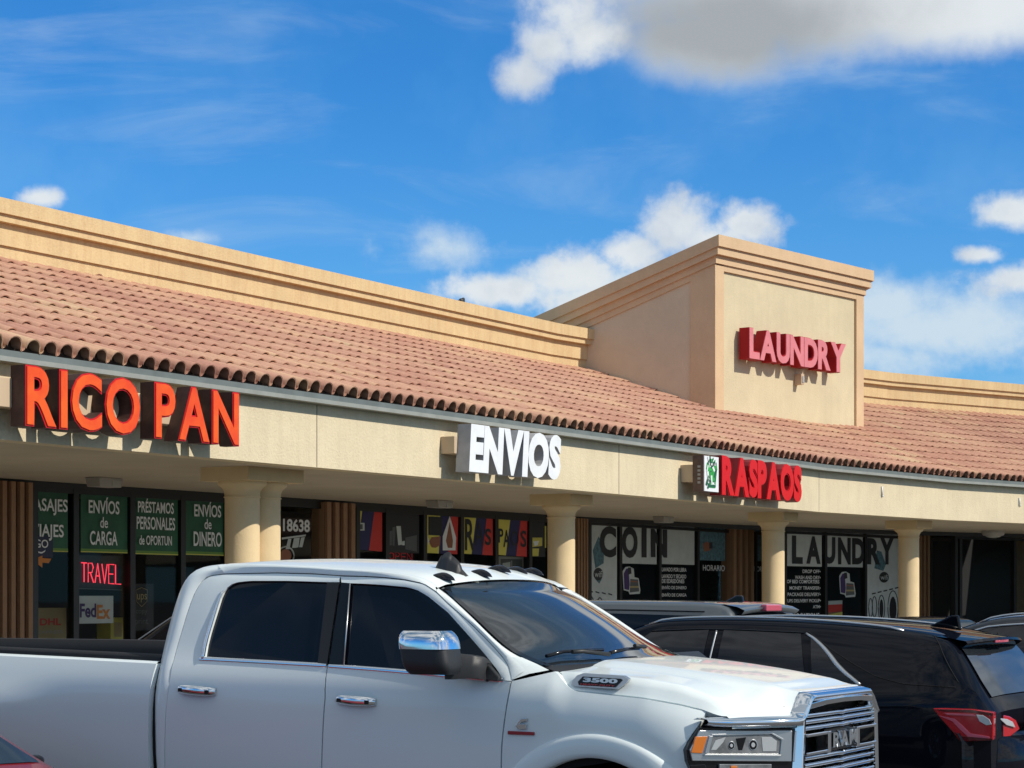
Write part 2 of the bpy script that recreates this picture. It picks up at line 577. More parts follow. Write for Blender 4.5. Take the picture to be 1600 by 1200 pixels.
    def done(self, name, parent=None, weld=False, bevel=None, sharp=None):
        if weld:
            bmesh.ops.remove_doubles(self.bm, verts=self.bm.verts, dist=0.0004)
        if self.tone is None:
            bmesh.ops.recalc_face_normals(self.bm, faces=self.bm.faces)
        me = bpy.data.meshes.new(name)
        self.bm.to_mesh(me)
        self.bm.free()
        for m in self.mats:
            me.materials.append(m)
        if self.tone is not None:
            a = me.attributes.new('tile_tone', 'FLOAT', 'FACE')
            a.data.foreach_set('value', self.tone)
        o = bpy.data.objects.new(name, me)
        COL.objects.link(o)
        if parent is not None:
            o.parent = parent
        if bevel:
            b = o.modifiers.new('bevel', 'BEVEL')
            b.width = bevel
            b.segments = 2
            b.limit_method = 'ANGLE'
            b.angle_limit = R(35)
            b.harden_normals = False
        if sharp is not None and hasattr(me, 'set_sharp_from_angle'):
            me.set_sharp_from_angle(angle=R(sharp))
        return o

def tag(o, label, cat, group=None, kind=None):
    if label:
        o['label'] = label
    if cat:
        o['category'] = cat
    if group:
        o['group'] = group
    if kind:
        o['kind'] = kind
    return o

def thing(name, label, cat, loc=(0, 0, 0), rotz=0.0, group=None):
    o = bpy.data.objects.new(name, None)
    COL.objects.link(o)
    o.location = loc
    o.rotation_euler = (0, 0, rotz)
    o.empty_display_size = 0.2
    tag(o, label, cat, group)
    return o

def dup(root, loc, rotz, label, group=None):
    r = root.copy()
    COL.objects.link(r)
    r.location = loc
    r.rotation_euler = (0, 0, rotz)
    r['label'] = label
    if group:
        r['group'] = group
    for ch in list(root.children):
        c = ch.copy()
        COL.objects.link(c)
        c.parent = r
        for g in ch.children:
            d = g.copy()
            COL.objects.link(d)
            d.parent = c
    return r

_TX = {}
def text_mesh(s, bold=0.0, extrude=0.0, res=4, shear=0.0):
    key = (s, bold, extrude, res, shear)
    if key in _TX:
        return _TX[key]
    cu = bpy.data.curves.new('lettering', 'FONT')
    cu.body = s
    cu.offset = bold
    cu.extrude = extrude
    cu.resolution_u = res
    cu.fill_mode = 'BOTH'
    cu.shear = shear
    ob = bpy.data.objects.new('lettering', cu)
    COL.objects.link(ob)
    dg = bpy.context.evaluated_depsgraph_get()
    dg.update()
    me = bpy.data.meshes.new_from_object(ob.evaluated_get(dg))
    bpy.data.objects.remove(ob)
    bpy.data.curves.remove(cu)
    xs = [v.co.x for v in me.vertices] or [0, 1]
    ys = [v.co.y for v in me.vertices] or [0, 1]
    _TX[key] = (me, min(xs), max(xs), min(ys), max(ys))
    return _TX[key]

def wall_text(mb, s, x0, x1, z0, z1, y, m, bold=0.02, thick=0.0, skew=0.0, mside=None):
    """lettering filling the rectangle x0..x1, z0..z1 of a wall plane at depth y (viewer at -y); skew: rise of z per x"""
    me, a, b, c, d = text_mesh(s, bold, 0.5 if thick else 0.0)
    sx = (x1 - x0) / (b - a)
    sz = (z1 - z0) / (d - c)
    mt = Matrix(((sx, 0, 0, x0 - a * sx), (0, 0, -thick, y), (skew * sx, sz, 0, z0 - c * sz - skew * a * sx), (0, 0, 0, 1)))
    mb.add_mesh(me, mt, (lambda n, p: m if n.z > 0.5 else (mside or m)))

# ------------------------------------------------------------------ plan of the curved plaza front
class Seg:
    def __init__(self, o, bearing):
        self.o = Vector((o[0], o[1], 0))
        self.b = bearing
        self.w = Vector((math.sin(R(bearing)), math.cos(R(bearing)), 0))
        self.n = Vector((-self.w.y, self.w.x, 0))          # into the building
        self.rot = R(90 - bearing)

    def P(self, s, t, z):
        return self.o + self.w * s + self.n * t + Vector((0, 0, z))

    def sz(self, x, y, t):
        q = hit(x, y, self.o + self.n * t, self.n)
        return (q - self.o).dot(self.w), q.z

A_O = Vector((-0.5174, 28.824, 0))
BEAR = [29.69, 36.5, 44.5, 52.5]
LEN_A, LEN_B, LEN_C, LEN_D = 12.21, 5.3, 5.75, 7.0
S0 = -15.0
SA = Seg(A_O, BEAR[0])
SB = Seg(SA.P(LEN_A, 0, 0), BEAR[1])
SC = Seg(SB.P(LEN_B, 0, 0), BEAR[2])
SD = Seg(SC.P(LEN_C, 0, 0), BEAR[3])
SEGS = [SA, SB, SC, SD]
RANGE = [(S0, LEN_A), (0, LEN_B), (0, LEN_C), (0, LEN_D)]
TAN = [math.tan(R((BEAR[i + 1] - BEAR[i]) / 2)) for i in range(3)]

def plan(t):
    """points of the front line moved t metres into the building (mitred at the bends)"""
    pts = [SA.P(S0, t, 0), SA.P(LEN_A + t * TAN[0], t, 0), SB.P(LEN_B + t * TAN[1], t, 0), SC.P(LEN_C + t * TAN[2], t, 0), SD.P(LEN_D, t, 0)]
    return pts

def wall_strip(mb, t0, t1, z0, z1, m, i0=0, i1=4):
    """solid strip between depth t0 (front) and t1 (back), heights z0..z1, along the plan"""
    a, b = plan(t0), plan(t1)
    for i in range(i0, i1):
        q = [a[i], a[i + 1], b[i + 1], b[i]]
        mb.hexa([p + Vector((0, 0, z0)) for p in q], [p + Vector((0, 0, z1)) for p in q], m)

Z_SOF, Z_GUT, PITCH, T_PAR, T_WALL = 3.30, 4.04, 0.354, 5.7, 5.1
T_EAVE, Z_EAVE = -0.13, 4.165
Z_TOP = 7.075

plaza = thing('shopping_plaza', 'long tan stucco shopping plaza with clay tile roof, square tower and column walkway', 'building')

# fascia beam
mb = MB()
wall_strip(mb, 0.0, 0.25, Z_SOF, 4.12, M['fascia'])
mb.done('fascia', plaza)
mb = MB()
for seg, x in ((SA, 495), (SA, 967), (SB, 1279.5), (SC, 1478)):
    mb = MB()
    s, _ = seg.sz(x, 700, 0)
    mb.box(s - 0.007, s + 0.007, -0.003, 0.02, Z_SOF + 0.005, 4.03, M['joint'], Matrix.Translation(seg.o) @ Matrix.Rotation(seg.rot, 4, 'Z'))
    mb.done('control_joint', plaza)
# soffit with a shallow bead
mb = MB()
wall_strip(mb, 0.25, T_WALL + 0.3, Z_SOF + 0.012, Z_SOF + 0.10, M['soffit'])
mb.done('soffit', plaza)
# gutter: box with a pale drip lip
mb = MB()
wall_strip(mb, -0.135, 0.0, Z_GUT + 0.045, 4.150, M['gutter'])
wall_strip(mb, -0.150, -0.002, Z_GUT, Z_GUT + 0.047, M['gutterlip'])
mb.done('gutter', plaza)

# roof tiles -------------------------------------------------------
PW, EXPO = 0.253, 0.52
SLOPE_L = math.sqrt(1 + PITCH * PITCH)
U_DIR = (1.0 / SLOPE_L, PITCH / SLOPE_L)      # per metre of slope: run, rise
rng = random.Random(3)

def roof_point(seg, s, d, h):
    """s along the eave, d up the slope, h above the roof plane"""
    t = T_EAVE + d * U_DIR[0] - h * U_DIR[1]
    z = Z_EAVE + d * U_DIR[1] + h * U_DIR[0]
    return seg.P(s, t, z)

D_MAX = (T_PAR - T_EAVE) * SLOPE_L + 0.12
NC = int(math.ceil(D_MAX / EXPO))

def tile_profile():
    pr = []
    for k in range(9):
        a = math.pi * (1 - k / 8)
        pr.append((0.099 + 0.099 * math.cos(a), 0.092 * math.sin(a) ** 0.9))
    pr += [(0.207, -0.024), (0.226, -0.034), (0.245, -0.024), (PW, 0.0)]
    return pr

PROF = tile_profile()

def build_tiles(name, idx):
    seg = SEGS[idx]
    lo, hi = RANGE[idx]
    tl = TAN[idx - 1] if idx else 0.0
    tr = TAN[idx] if idx < 3 else 0.0
    mb = MB()
    tone = []
    s_lo, s_hi = lo - T_PAR * tl - 0.3, hi + T_PAR * tr + 0.3
    n = int((s_hi - s_lo) / PW)
    bm = mb.bm
    im = mb.mi(M['tile'])
    idk = mb.mi(M['deck'])
    for c in range(n):
        sc = s_lo + c * PW
        for k in range(NC):
            d0 = k * EXPO - (0.01 if k == 0 else 0)
            tmid = T_EAVE + (d0 + EXPO * 0.5) * U_DIR[0]
            smid = sc + PW / 2
            if smid < lo - max(tmid, 0) * tl - 0.14 or smid > hi + max(tmid, 0) * tr + 0.14:
                continue
            d1 = min(d0 + EXPO + 0.07, D_MAX)
            j = rng.uniform(-0.012, 0.012) + (rng.uniform(-0.05, 0.02) if rng.random() < 0.04 else 0.0)
            jr = rng.uniform(-0.006, 0.006)
            jh = rng.uniform(-0.004, 0.006)
            tv = min(1, max(0, rng.gauss(0.47, 0.15) + 0.22 * math.sin(c * 0.31 + 1.7 * math.sin(k * 0.9)) * math.sin(k * 0.7 + c * 0.045)))
            lift = 0.030 + jh
            rows = []
            def lf(h):       # the roll stands open at its lower end, the pan lies tight
                return (0.014 if k else 0.034) + (lift + (-0.015 if k else -0.022)) * max(0.0, min(1.0, (h + 0.01) / 0.07))
            rows.append([bm.verts.new(roof_point(seg, sc + u + jr, d0 + j, h + lf(h))) for u, h in PROF])
            rows.append([bm.verts.new(roof_point(seg, sc + u - jr, d1 + j, h)) for u, h in PROF])
            front = [bm.verts.new(roof_point(seg, sc + 0.099 + (u - 0.099) * 0.93 + jr, d0 + j + 0.004, h + lf(h) - 0.013)) for u, h in PROF]
            for q in range(len(PROF) - 1):
                f = bm.faces.new([rows[0][q], rows[0][q + 1], rows[1][q + 1], rows[1][q]])
                f.material_index = im
                f.smooth = True
                tone.append(tv)
                a0 = bm.verts.new(rows[0][q].co)
                a1 = bm.verts.new(rows[0][q + 1].co)
                f = bm.faces.new([front[q], front[q + 1], a1, a0])
                f.material_index = im
                tone.append(tv)
    # felted deck under the tiles
    for lo_t, hi_t in ((T_EAVE + 0.16, T_PAR + 0.2),):
        q = []
        for t, ss in ((lo_t, lo - lo_t * tl), (lo_t, hi + lo_t * tr), (hi_t, hi + hi_t * tr), (hi_t, lo - hi_t * tl)):
            q.append(seg.P(ss, t, Z_EAVE + (t - T_EAVE) * PITCH - 0.05))
        f = bm.faces.new([bm.verts.new(p) for p in q])
        f.material_index = idk
        tone.append(0.0)
    # dark closure strip behind the eave openings
    q = [seg.P(lo, T_EAVE + 0.10, 4.14), seg.P(hi, T_EAVE + 0.10, 4.14), seg.P(hi, T_EAVE + 0.12, 4.30), seg.P(lo, T_EAVE + 0.12, 4.30)]
    f = bm.faces.new([bm.verts.new(p) for p in q])
    f.material_index = idk
    tone.append(0.0)
    mb.tone = tone
    return mb.done(name, plaza)

for i in range(4):
    build_tiles('tile_roof', i)

# parapet behind the roof -------------------------------------------
mb = MB()
for t0, z0, z1 in ((T_PAR, 5.9, 6.475), (T_PAR - 0.04, 6.475, 6.77), (T_PAR - 0.13, 6.77, 6.872), (T_PAR - 0.175, 6.872, Z_TOP)):
    wall_strip(mb, t0, T_PAR + 0.3, z0, z1, M['parapet'])
mb.done('parapet', plaza)
# flat roof and rear wall that close the volume
mb = MB()
a, b = plan(T_PAR + 0.3), plan(T_PAR + 16)
for i in range(4):
    mb.face([a[i] + Vector((0, 0, 6.4)), a[i + 1] + Vector((0, 0, 6.4)), b[i + 1] + Vector((0, 0, 6.4)), b[i] + Vector((0, 0, 6.4))], M['concrete'])
    mb.face([b[i], b[i + 1], b[i + 1] + Vector((0, 0, 6.9)), b[i] + Vector((0, 0, 6.9))], M['parapet'])
for k in (0, 4):
    mb.face([plan(T_WALL)[k], b[k], b[k] + Vector((0, 0, 6.9)), a[k] + Vector((0, 0, 6.9)), plan(T_WALL)[k] + Vector((0, 0, 4.2))], M['parapet'])
mb.done('rear_wall', plaza)

# tower --------------------------------------------------------------
FLs = (14.07, 2.89)
FL = SA.P(FLs[0], FLs[1], 0)
ST = Seg(FL, 38.5)
TW = 5.80
FR = ST.P(TW, 0, 0)
side_dir = (SA.P(13.70, 5.7, 0) - FL).normalized()
BL = FL + side_dir * 7.0
BR = FR + ST.n * 7.0
ZT, DROP = 8.75, 0.375          # top of the cap and fall per metre towards the back
tower = MB()

def tower_ring(off, pts_only=False):
    """plan outline BL, FL, FR, BR pushed outwards by off"""
    n1 = Vector((-side_dir.y, side_dir.x, 0))
    if n1.dot(FR - FL) > 0:
        n1 = -n1
    nf = -ST.n
    n2 = ST.w
    def meet(p, n, q, m, d):
        # intersection of the lines with normals n and m moved out by d
        a = p.dot(n) + d
        c = q.dot(m) + d
        det = n.x * m.y - n.y * m.x
        return Vector(((a * m.y - c * n.y) / det, (n.x * c - m.x * a) / det, 0))
    nb = -side_dir
    return [BL + n1 * off, meet(FL, n1, FL, nf, off), meet(FL, nf, FR, n2, off), BR + n2 * off]

def tower_band(mb, off, z0, z1, m, slope=True):
    o = tower_ring(off)
    i = tower_ring(-0.3)
    dz = [-DROP * 7.0, 0, 0, -DROP * 7.0] if slope else [0] * 4
    for k in range(3):
        b = [o[k], o[k + 1], i[k + 1], i[k]]
        d = [dz[k], dz[k + 1], dz[k + 1], dz[k]]
        mb.hexa([p + Vector((0, 0, z0 + e)) for p, e in zip(b, d)], [p + Vector((0, 0, z1 + e)) for p, e in zip(b, d)], m)

cap = MB()
tower_band(cap, 0.16, ZT - 0.20, ZT + 0.02, M['towertrim'])
tower_band(cap, 0.115, ZT - 0.35, ZT - 0.20, M['towertrim'])
tower_band(cap, 0.035, ZT - 0.51, ZT - 0.35, M['towertrim'])
# lid
r = tower_ring(0.10)
cap.face([r[0] + Vector((0, 0, ZT - DROP * 7)), r[1] + Vector((0, 0, ZT)), r[2] + Vector((0, 0, ZT)), r[3] + Vector((0, 0, ZT - DROP * 7))], M['towertrim'])
tw = MB()
# walls: front panel recessed behind a flat frame, side walls recessed behind theirs
fr_w, fr_top = 0.31, 0.63
zb = 4.6
mt = Matrix.Translation(FL) @ Matrix.Rotation(ST.rot, 4, 'Z')
tw.box(0.25, TW - 0.25, 0.05, 0.3, zb, ZT - 0.5, M['towerface'], mt)
trim = MB()
trim.box(0.0, fr_w, 0.0, 0.28, zb, ZT - 0.53, M['towertrim'], mt)
trim.box(TW - fr_w, TW, 0.0, 0.28, zb, ZT - 0.52, M['towertrim'], mt)
trim.box(fr_w - 0.001, TW - fr_w + 0.001, 0.002, 0.27, ZT - fr_top, ZT - 0.512, M['towertrim'], mt)
sd_rot = math.atan2(side_dir.y, side_dir.x)
ms = Matrix.Translation(FL) @ Matrix.Rotation(sd_rot, 4, 'Z')         # x runs back along the left wall, y to the inside (negative)
def side_piece(mb, x0, x1, y0, y1, z0, ztop, m):
    b = [Vector((x0, y0, z0)), Vector((x1, y0, z0)), Vector((x1, y1, z0)), Vector((x0, y1, z0))]
    t = [Vector((p.x, p.y, ztop - DROP * p.x)) for p in b]
    mb.hexa([ms @ p for p in b], [ms @ p for p in t], m)
ins = 1 if (ms.to_3x3() @ Vector((0, 1, 0))).dot(FR - FL) > 0 else -1
side_piece(tw, 0.02, 7.0, 0.035 * ins, 0.28 * ins, zb, ZT - 0.5, M['towerside'])
side_piece(trim, 0.003, 0.50, 0.002 * ins, 0.27 * ins, zb, ZT - 0.515, M['towertrim'])
# upper rail of the side frame, follows the slope
b = [Vector((0.50, 0.003 * ins, ZT - 0.645 - DROP * 0.5)), Vector((7.0, 0.003 * ins, ZT - 0.645 - DROP * 7)), Vector((7.0, 0.26 * ins, ZT - 0.645 - DROP * 7)), Vector((0.50, 0.26 * ins, ZT - 0.645 - DROP * 0.5))]
t = [Vector((p.x, p.y, p.z + 0.13)) for p in b]
trim.hexa([ms @ p for p in b], [ms @ p for p in t], M['towertrim'])
# right and rear walls
q = [FR + Vector((0, 0, zb)), BR + Vector((0, 0, zb)), BR + Vector((0, 0, ZT - 0.4 - DROP * 7)), FR + Vector((0, 0, ZT - 0.4))]
tw.face([p - ST.w * 0.02 + ST.n * 0.02 for p in q], M['towerside'])
tw.face([BL + Vector((0, 0, zb)), BR + Vector((0, 0, zb)), BR + Vector((0, 0, ZT - 0.1 - DROP * 7)), BL + Vector((0, 0, ZT - 0.1 - DROP * 7))], M['towerside'])
two = tw.done('tower', plaza)
trim.done('tower_trim', two)
cap.done('tower_cap', two)

# shop front wall: frames, panes, slatted piers, dark rooms ----------
WA, WB_, WC_ = SA, SB, SC
def wall_seg(x):
    """which straight length of the shop front lies behind this column of the photo"""
    if x < 1205:
        return SA
    if x < 1492:
        return SB
    return SC

def wloc(x, y, t=T_WALL):
    g = wall_seg(x)
    s, z = g.sz(x, y, t)
    return g, s, z

HEAD = 3.22
rooms = MB()
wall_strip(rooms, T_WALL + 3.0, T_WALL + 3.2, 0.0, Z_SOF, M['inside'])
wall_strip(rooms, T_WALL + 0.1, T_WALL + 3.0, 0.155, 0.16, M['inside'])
rooms.done('shop_interior', plaza)
mb = MB()
wall_strip(mb, T_WALL - 0.04, T_WALL + 0.12, HEAD, Z_SOF + 0.012, M['frame'])
mb.done('window_header', plaza)
mb = MB()
wall_strip(mb, T_WALL - 0.02, T_WALL + 0.12, 0.15, 0.30, M['frame'])
mb.done('window_sill', plaza)

piers = [(-24, 51, 6), (511, 555, 4), (903, 919, 4), (1146, 1178, 4), (1437, 1453, 3)]
pier_edges = []
for x0, x1, nr in piers:
    g = wall_seg((x0 + x1) / 2)
    s0, _ = g.sz(x0, 880, T_WALL - 0.15)
    s1, _ = g.sz(x1, 880, T_WALL - 0.15)
    pb = MB()
    mt = Matrix.Translation(g.o) @ Matrix.Rotation(g.rot, 4, 'Z')
    pb.box(s0, s1, T_WALL - 0.10, T_WALL + 0.15, 0.15, HEAD + 0.06, M['slatgap'], mt)
    w = (s1 - s0) / (nr * 2 - 1)
    for k in range(nr):
        pb.box(s0 + 2 * k * w + 0.002, s0 + (2 * k + 1) * w, T_WALL - 0.155, T_WALL - 0.095, 0.15, HEAD + 0.055, M['slat'], mt)
    pb.box(s0 - 0.012, s0 + 0.01, T_WALL - 0.095, T_WALL + 0.14, 0.15, HEAD + 0.05, M['slat'], mt)
    pb.done('slatted_pier', plaza)

# mullion columns (photo columns), pane between neighbours
mull = [(SA, [-400, -250, -120, -30, 51, 115, 203.5, 282.5, 352, 431, 504], 1), (SA, [556, 602, 661, 719, 773, 826, 880, 904], 1),
        (SA, [919, 967, 1029, 1088.5, 1140], 1), (SA, [1179, 1204], 1), (SB, [1206, 1225, 1288, 1350.5, 1408, 1438], 1), (SB, [1453, 1490], 1), (SC, [1492, 1499, 1584, 1680, 1780], 1)]
for g, xs, _ in mull:
    ss = [g.sz(x, 880, T_WALL)[0] for x in xs]
    mt = Matrix.Translation(g.o) @ Matrix.Rotation(g.rot, 4, 'Z')
    for k in range(len(ss) - 1):
        win = MB()
        hw = 0.055
        xa, xb = ss[k] - (hw if k == 0 else 0.002), ss[k + 1] + hw
        x2 = ss[k] + hw if k == 0 else xa + 0.02
        if k == 0:
            win.box(xa, x2, T_WALL - 0.05, T_WALL + 0.08, 0.29, HEAD + 0.01, M['frame'], mt)
        xl_ = ss[k] + hw
        win.box(xb - 2 * hw, xb, T_WALL - 0.05, T_WALL + 0.08, 0.29, HEAD + 0.01, M['frame'], mt)
        win.box(xl_ - 0.001, xb - 2 * hw + 0.001, T_WALL - 0.045, T_WALL + 0.075, 0.291, 0.36, M['frame'], mt)
        win.box(xl_ - 0.001, xb - 2 * hw + 0.001, T_WALL - 0.045, T_WALL + 0.075, HEAD - 0.05, HEAD + 0.009, M['frame'], mt)
        wo_ = win.done('shop_window', plaza)
        pn = MB()
        pn.face([mt @ Vector(p) for p in ((ss[k], T_WALL, 0.28), (ss[k + 1], T_WALL, 0.28), (ss[k + 1], T_WALL, HEAD + 0.01), (ss[k], T_WALL, HEAD + 0.01))], M['pane'])
        pn.done('pane', wo_)

# columns -------------------------------------------------------------
COLR = 0.208
def make_column(name, g, s, t, aw=0.0):
    """aw: extra length of the abacus to the right (paired columns share it)"""
    sh = MB()
    mt = Matrix.Translation(g.o) @ Matrix.Rotation(g.rot, 4, 'Z') @ Matrix.Translation((s, t, 0))
    prof = [(0.28, 0.15), (0.28, 0.22), (0.25, 0.27), (COLR, 0.32), (COLR, 2.955), (COLR + 0.012, 2.958), (COLR + 0.012, 2.972), (COLR, 2.976), (COLR + 0.008, 3.03), (COLR + 0.03, 3.07), (COLR + 0.075, 3.105), (COLR + 0.085, 3.125), (COLR + 0.085, 3.15)]
    V = sh.lathe(prof, M['column'], 40)
    bmesh.ops.transform(sh.bm, matrix=mt, verts=sh.bm.verts)
    c = sh.done(name, plaza, sharp=40)
    ab = MB()
    ab.box(-0.35, 0.35 + aw, -0.35, 0.35, 3.151, Z_SOF + 0.012, M['column'], mt)
    if aw >= 0:
        ab.done('abacus', c)
    else:
        ab.bm.free()
    return c

T_COL = 0.98
def col_at(x, y=850):
    g = wall_seg(x)
    return g, g.sz(x, y, T_COL)[0]
g, s = col_at(378.5)
make_column('column', g, s, T_COL, 0.42)
make_column('column', g, s + 0.42, T_COL, -1)
g, s = col_at(877)
make_column('column', g, s, T_COL)
g, s = SA, SA.sz(1208, 850, T_COL)[0]
make_column('column', g, s, T_COL)
g, s = SB, SB.sz(1420, 850, T_COL)[0]
make_column('column', g, s, T_COL)
make_column('column', SA, SA.sz(378, 850, T_COL)[0] - 8.4, T_COL)

# unseen wing added on the right so the shop glass mirrors it, not sky
FW = Seg(SD.P(LEN_D, 0, 0), 82.0)
mt = Matrix.Translation(FW.o) @ Matrix.Rotation(FW.rot, 4, 'Z')
mb = MB()
mb.box(0, 60, 0.0, 0.25, Z_SOF, 4.15, M['fascia'], mt)
mb.box(0, 60, 0.25, T_WALL, Z_SOF + 0.012, Z_SOF + 0.1, M['soffit'], mt)
mb.box(0, 60, T_WALL, T_WALL + 0.3, 0.0, Z_SOF + 0.012, M['frame'], mt)
mb.box(0, 60, T_PAR, T_PAR + 12, 4.2, Z_TOP, M['parapet'], mt)
b = [mt @ Vector(p) for p in ((0, -0.15, 4.15), (60, -0.15, 4.15), (60, T_PAR, 4.15), (0, T_PAR, 4.15))]
t = [mt @ Vector(p) for p in ((0, -0.15, 4.25), (60, -0.15, 4.25), (60, T_PAR, 6.3), (0, T_PAR, 6.3))]
mb.hexa(b, t, M['deckred'])
mb.done('unseen_wing', plaza)

# ground --------------------------------------------------------------
mb = MB()
mb.face([(-500, -300, 0), (500, -300, 0), (500, 600, 0), (-500, 600, 0)], M['asphalt'])
tag(mb.done('parking_lot'), None, None, kind='structure')
mb = MB()
wall_strip(mb, -0.6, T_WALL + 20, 0.0, 0.15, M['concrete'])
tag(mb.done('walkway'), None, None, kind='structure')

# ------------------------------------------------------------------ signs on the fascia
def sign_root(name, label, cat, g, s, z, t=0.0, group=None):
    o = thing(name, label, cat, g.P(s, t, z), g.rot, group)
    return o

def channel_word(root, word, cells, t_front, depth, mface, mside, mtrim, bold, g, s0, zb0, shear=0.0, face_inset=0.018):
    """cells: per letter (s0, s1, z0, z1) on the front plane, wall coordinates"""
    for ch, c in zip(word, cells):
        if ch == ' ':
            continue
        a, b, z0, z1 = c
        a -= s0
        b -= s0
        mb = MB()
        wall_text(mb, ch, a, b, z0 - zb0, z1 - zb0, t_front + depth / 2 + 0.012, mtrim, bold, depth, 0.0, mside)
        e = face_inset
        if e:
            k = min(e, (b - a) * 0.12)
            wall_text(mb, ch, a + k, b - k, z0 - zb0 + e, z1 - zb0 - e, t_front + 0.006, mface, bold - 0.022, 0.012, 0.0, mface)
        else:
            wall_text(mb, ch, a, b, z0 - zb0, z1 - zb0, t_front + 0.006, mface, bold, 0.012, 0.0, mside)
        if shear:
            zm = 0
            for v in mb.bm.verts:
                v.co.x += (v.co.z - zm) * shear
        mb.done('letter', root)

def cells_from(word, g, t, xl, xr, ytl, ybl, ytr, ybr, bold, gap=0.10, space=0.45):
    """split the span xl..xr (photo columns on plane t) among the letters by their natural widths"""
    nat = []
    for ch in word:
        if ch == ' ':
            nat.append(space)
        else:
            _, a, b, _, _ = text_mesh(ch, bold, 0.5)
            nat.append(b - a)
    tot = sum(nat) + gap * (len(word) - 1)
    sl, zt = g.sz(xl, ytl, t)
    _, zbl = g.sz(xl, ybl, t)
    sr, ztr = g.sz(xr, ytr, t)
    _, zbr = g.sz(xr, ybr, t)
    k = (sr - sl) / tot
    out = []
    p = sl
    for w in nat:
        out.append((p, p + w * k, (zbl + zbr) / 2, (zt + ztr) / 2))
        p += (w + gap) * k
    return out

def raceway(root, g, s0, s1, z0, z1, d, base_s, base_z, standoff=0.0):
    mb = MB()
    mb.box(s0 - base_s, s1 - base_s, -d, -0.004, z0 - base_z, z1 - base_z, M['raceway'])
    return mb.done('raceway', root, bevel=0.006)

# orange RICO PAN letters
tf = -0.385
cells = cells_from('RICO PAN', SA, tf, 41, 375, 571, 667, 612, 696, 0.042, 0.055, 0.22)
rs0, rz0 = cells[0][0], cells[0][2]
root = sign_root('channel_letter_sign', 'orange and red RICO PAN channel letters on the tan beam under the roof edge', 'shop sign', SA, rs0, rz0)
zr0, zr1 = SA.sz(10, 638, -0.1)[1], SA.sz(10, 592, -0.1)[1]
raceway(root, SA, SA.sz(-30, 600, -0.2)[0], cells[-1][1] - 0.05, zr0, zr1, 0.20, rs0, rz0)
channel_word(root, 'RICO PAN', cells, tf, 0.185, M['ltr_orange'], M['ltr_side'], M['ltr_trim'], 0.042, SA, rs0, rz0, face_inset=0.016)

# white ENVIOS letters
tf = -0.40
cells = cells_from('ENVIOS', SA, tf, 733, 875, 662, 738, 680, 749, 0.06, 0.0)
rs0, rz0 = cells[0][0], cells[0][2]
root = sign_root('channel_letter_sign', 'white ENVIOS channel letters with grey sides on the tan beam', 'shop sign', SA, rs0, rz0)
zr0, zr1 = SA.sz(700, 709, -0.1)[1], SA.sz(700, 682, -0.1)[1]
raceway(root, SA, SA.sz(711, 690, -0.22)[0], cells[-1][1] - 0.1, zr0, zr1, 0.21, rs0, rz0)
channel_word(root, 'ENVIOS', cells, tf, 0.19, M['ltr_white'], M['ltr_wside'], M['ltr_white'], 0.06, SA, rs0, rz0, shear=0.09, face_inset=0)

# red RASPAOS letters
tf = -0.42
cells = cells_from('RASPAOS', SA, tf, 1128, 1253, 712, 776, 727, 783, 0.075, -0.02)
rs0, rz0 = cells[0][0], cells[0][2]
root = sign_root('channel_letter_sign', 'glossy red RASPAOS channel letters on the tan beam below the tower', 'shop sign', SA, rs0, rz0)
zr0, zr1 = SA.sz(1070, 753, -0.1)[1], SA.sz(1070, 726, -0.1)[1]
raceway(root, SA, SA.sz(1084, 740, -0.23)[0], cells[-1][1] - 0.1, zr0, zr1, 0.22, rs0, rz0)
channel_word(root, 'RASPAOS', cells, tf, 0.20, M['ltr_red'], M['ltr_rside'], M['ltr_trim'], 0.075, SA, rs0, rz0, face_inset=0.006)

# small sign cabinet with a green cup
tf = -0.42
sa, zt = SA.sz(1100, 711, tf)
sb, zb_ = SA.sz(1123, 770, tf)
root = sign_root('sign_cabinet', 'small white sign box with a green cup picture beside the red letters', 'shop sign', SA, sa, zb_)
W_, H_ = sb - sa, zt - zb_
mb = MB()
mb.box(0, W_, tf + 0.012, -0.225, 0, H_, M['cabside'])
mb.done('cabinet', root)
mb = MB()
mb.box(0.01, W_ - 0.01, tf - 0.002, tf + 0.011, 0.008, H_ - 0.008, M['ltr_white'])
fc = mb.done('sign_face', root)
mb = MB()
def onf(u, v, o=0.006):
    return Vector((u * W_, tf - 0.003 - o, v * H_))
mb.face([onf(.26, .12), onf(.74, .12), onf(.84, .62), onf(.16, .62)], M['cupgreen'])
mb.face([onf(.12, .62), onf(.88, .62), onf(.82, .84), onf(.60, .93), onf(.36, .91), onf(.18, .80)], M['cupgreen'])
rr = random.Random(5)
for k in range(26):
    u, v = rr.uniform(.2, .8), rr.uniform(.15, .88)
    a = rr.uniform(0, 3.1)
    l = rr.uniform(.05, .14)
    du, dv = math.cos(a) * l, math.sin(a) * l * W_ / H_ * 1.3
    pu, pv = -dv * .35, du * .25
    mb.face([onf(u - du + pu, v - dv + pv, .0075), onf(u + du + pu, v + dv + pv, .0075), onf(u + du - pu, v + dv - pv, .0075), onf(u - du - pu, v - dv - pv, .0075)], M['cupdark'] if k % 3 else M['ltr_white'])
mb.face([onf(.44, .80, .008), onf(.58, .96, .008), onf(.63, .96, .008), onf(.50, .80, .008)], M['cupdark'])
mb.face([onf(.24, .20, .008), onf(.76, .20, .008), onf(.75, .14, .008), onf(.25, .14, .008)], M['cupdark'])
mb.done('cup_picture', fc)
mb = MB()
rr = random.Random(8)
for k in range(5):
    v = 0.22 + k * 0.11
    mb.box(-0.001, 0.0, tf + 0.06, tf + 0.11, v * H_, (v + 0.06) * H_, M['fixture'], Matrix.Translation((-0.002, 0, 0)))
mb.done('side_stickers', root)

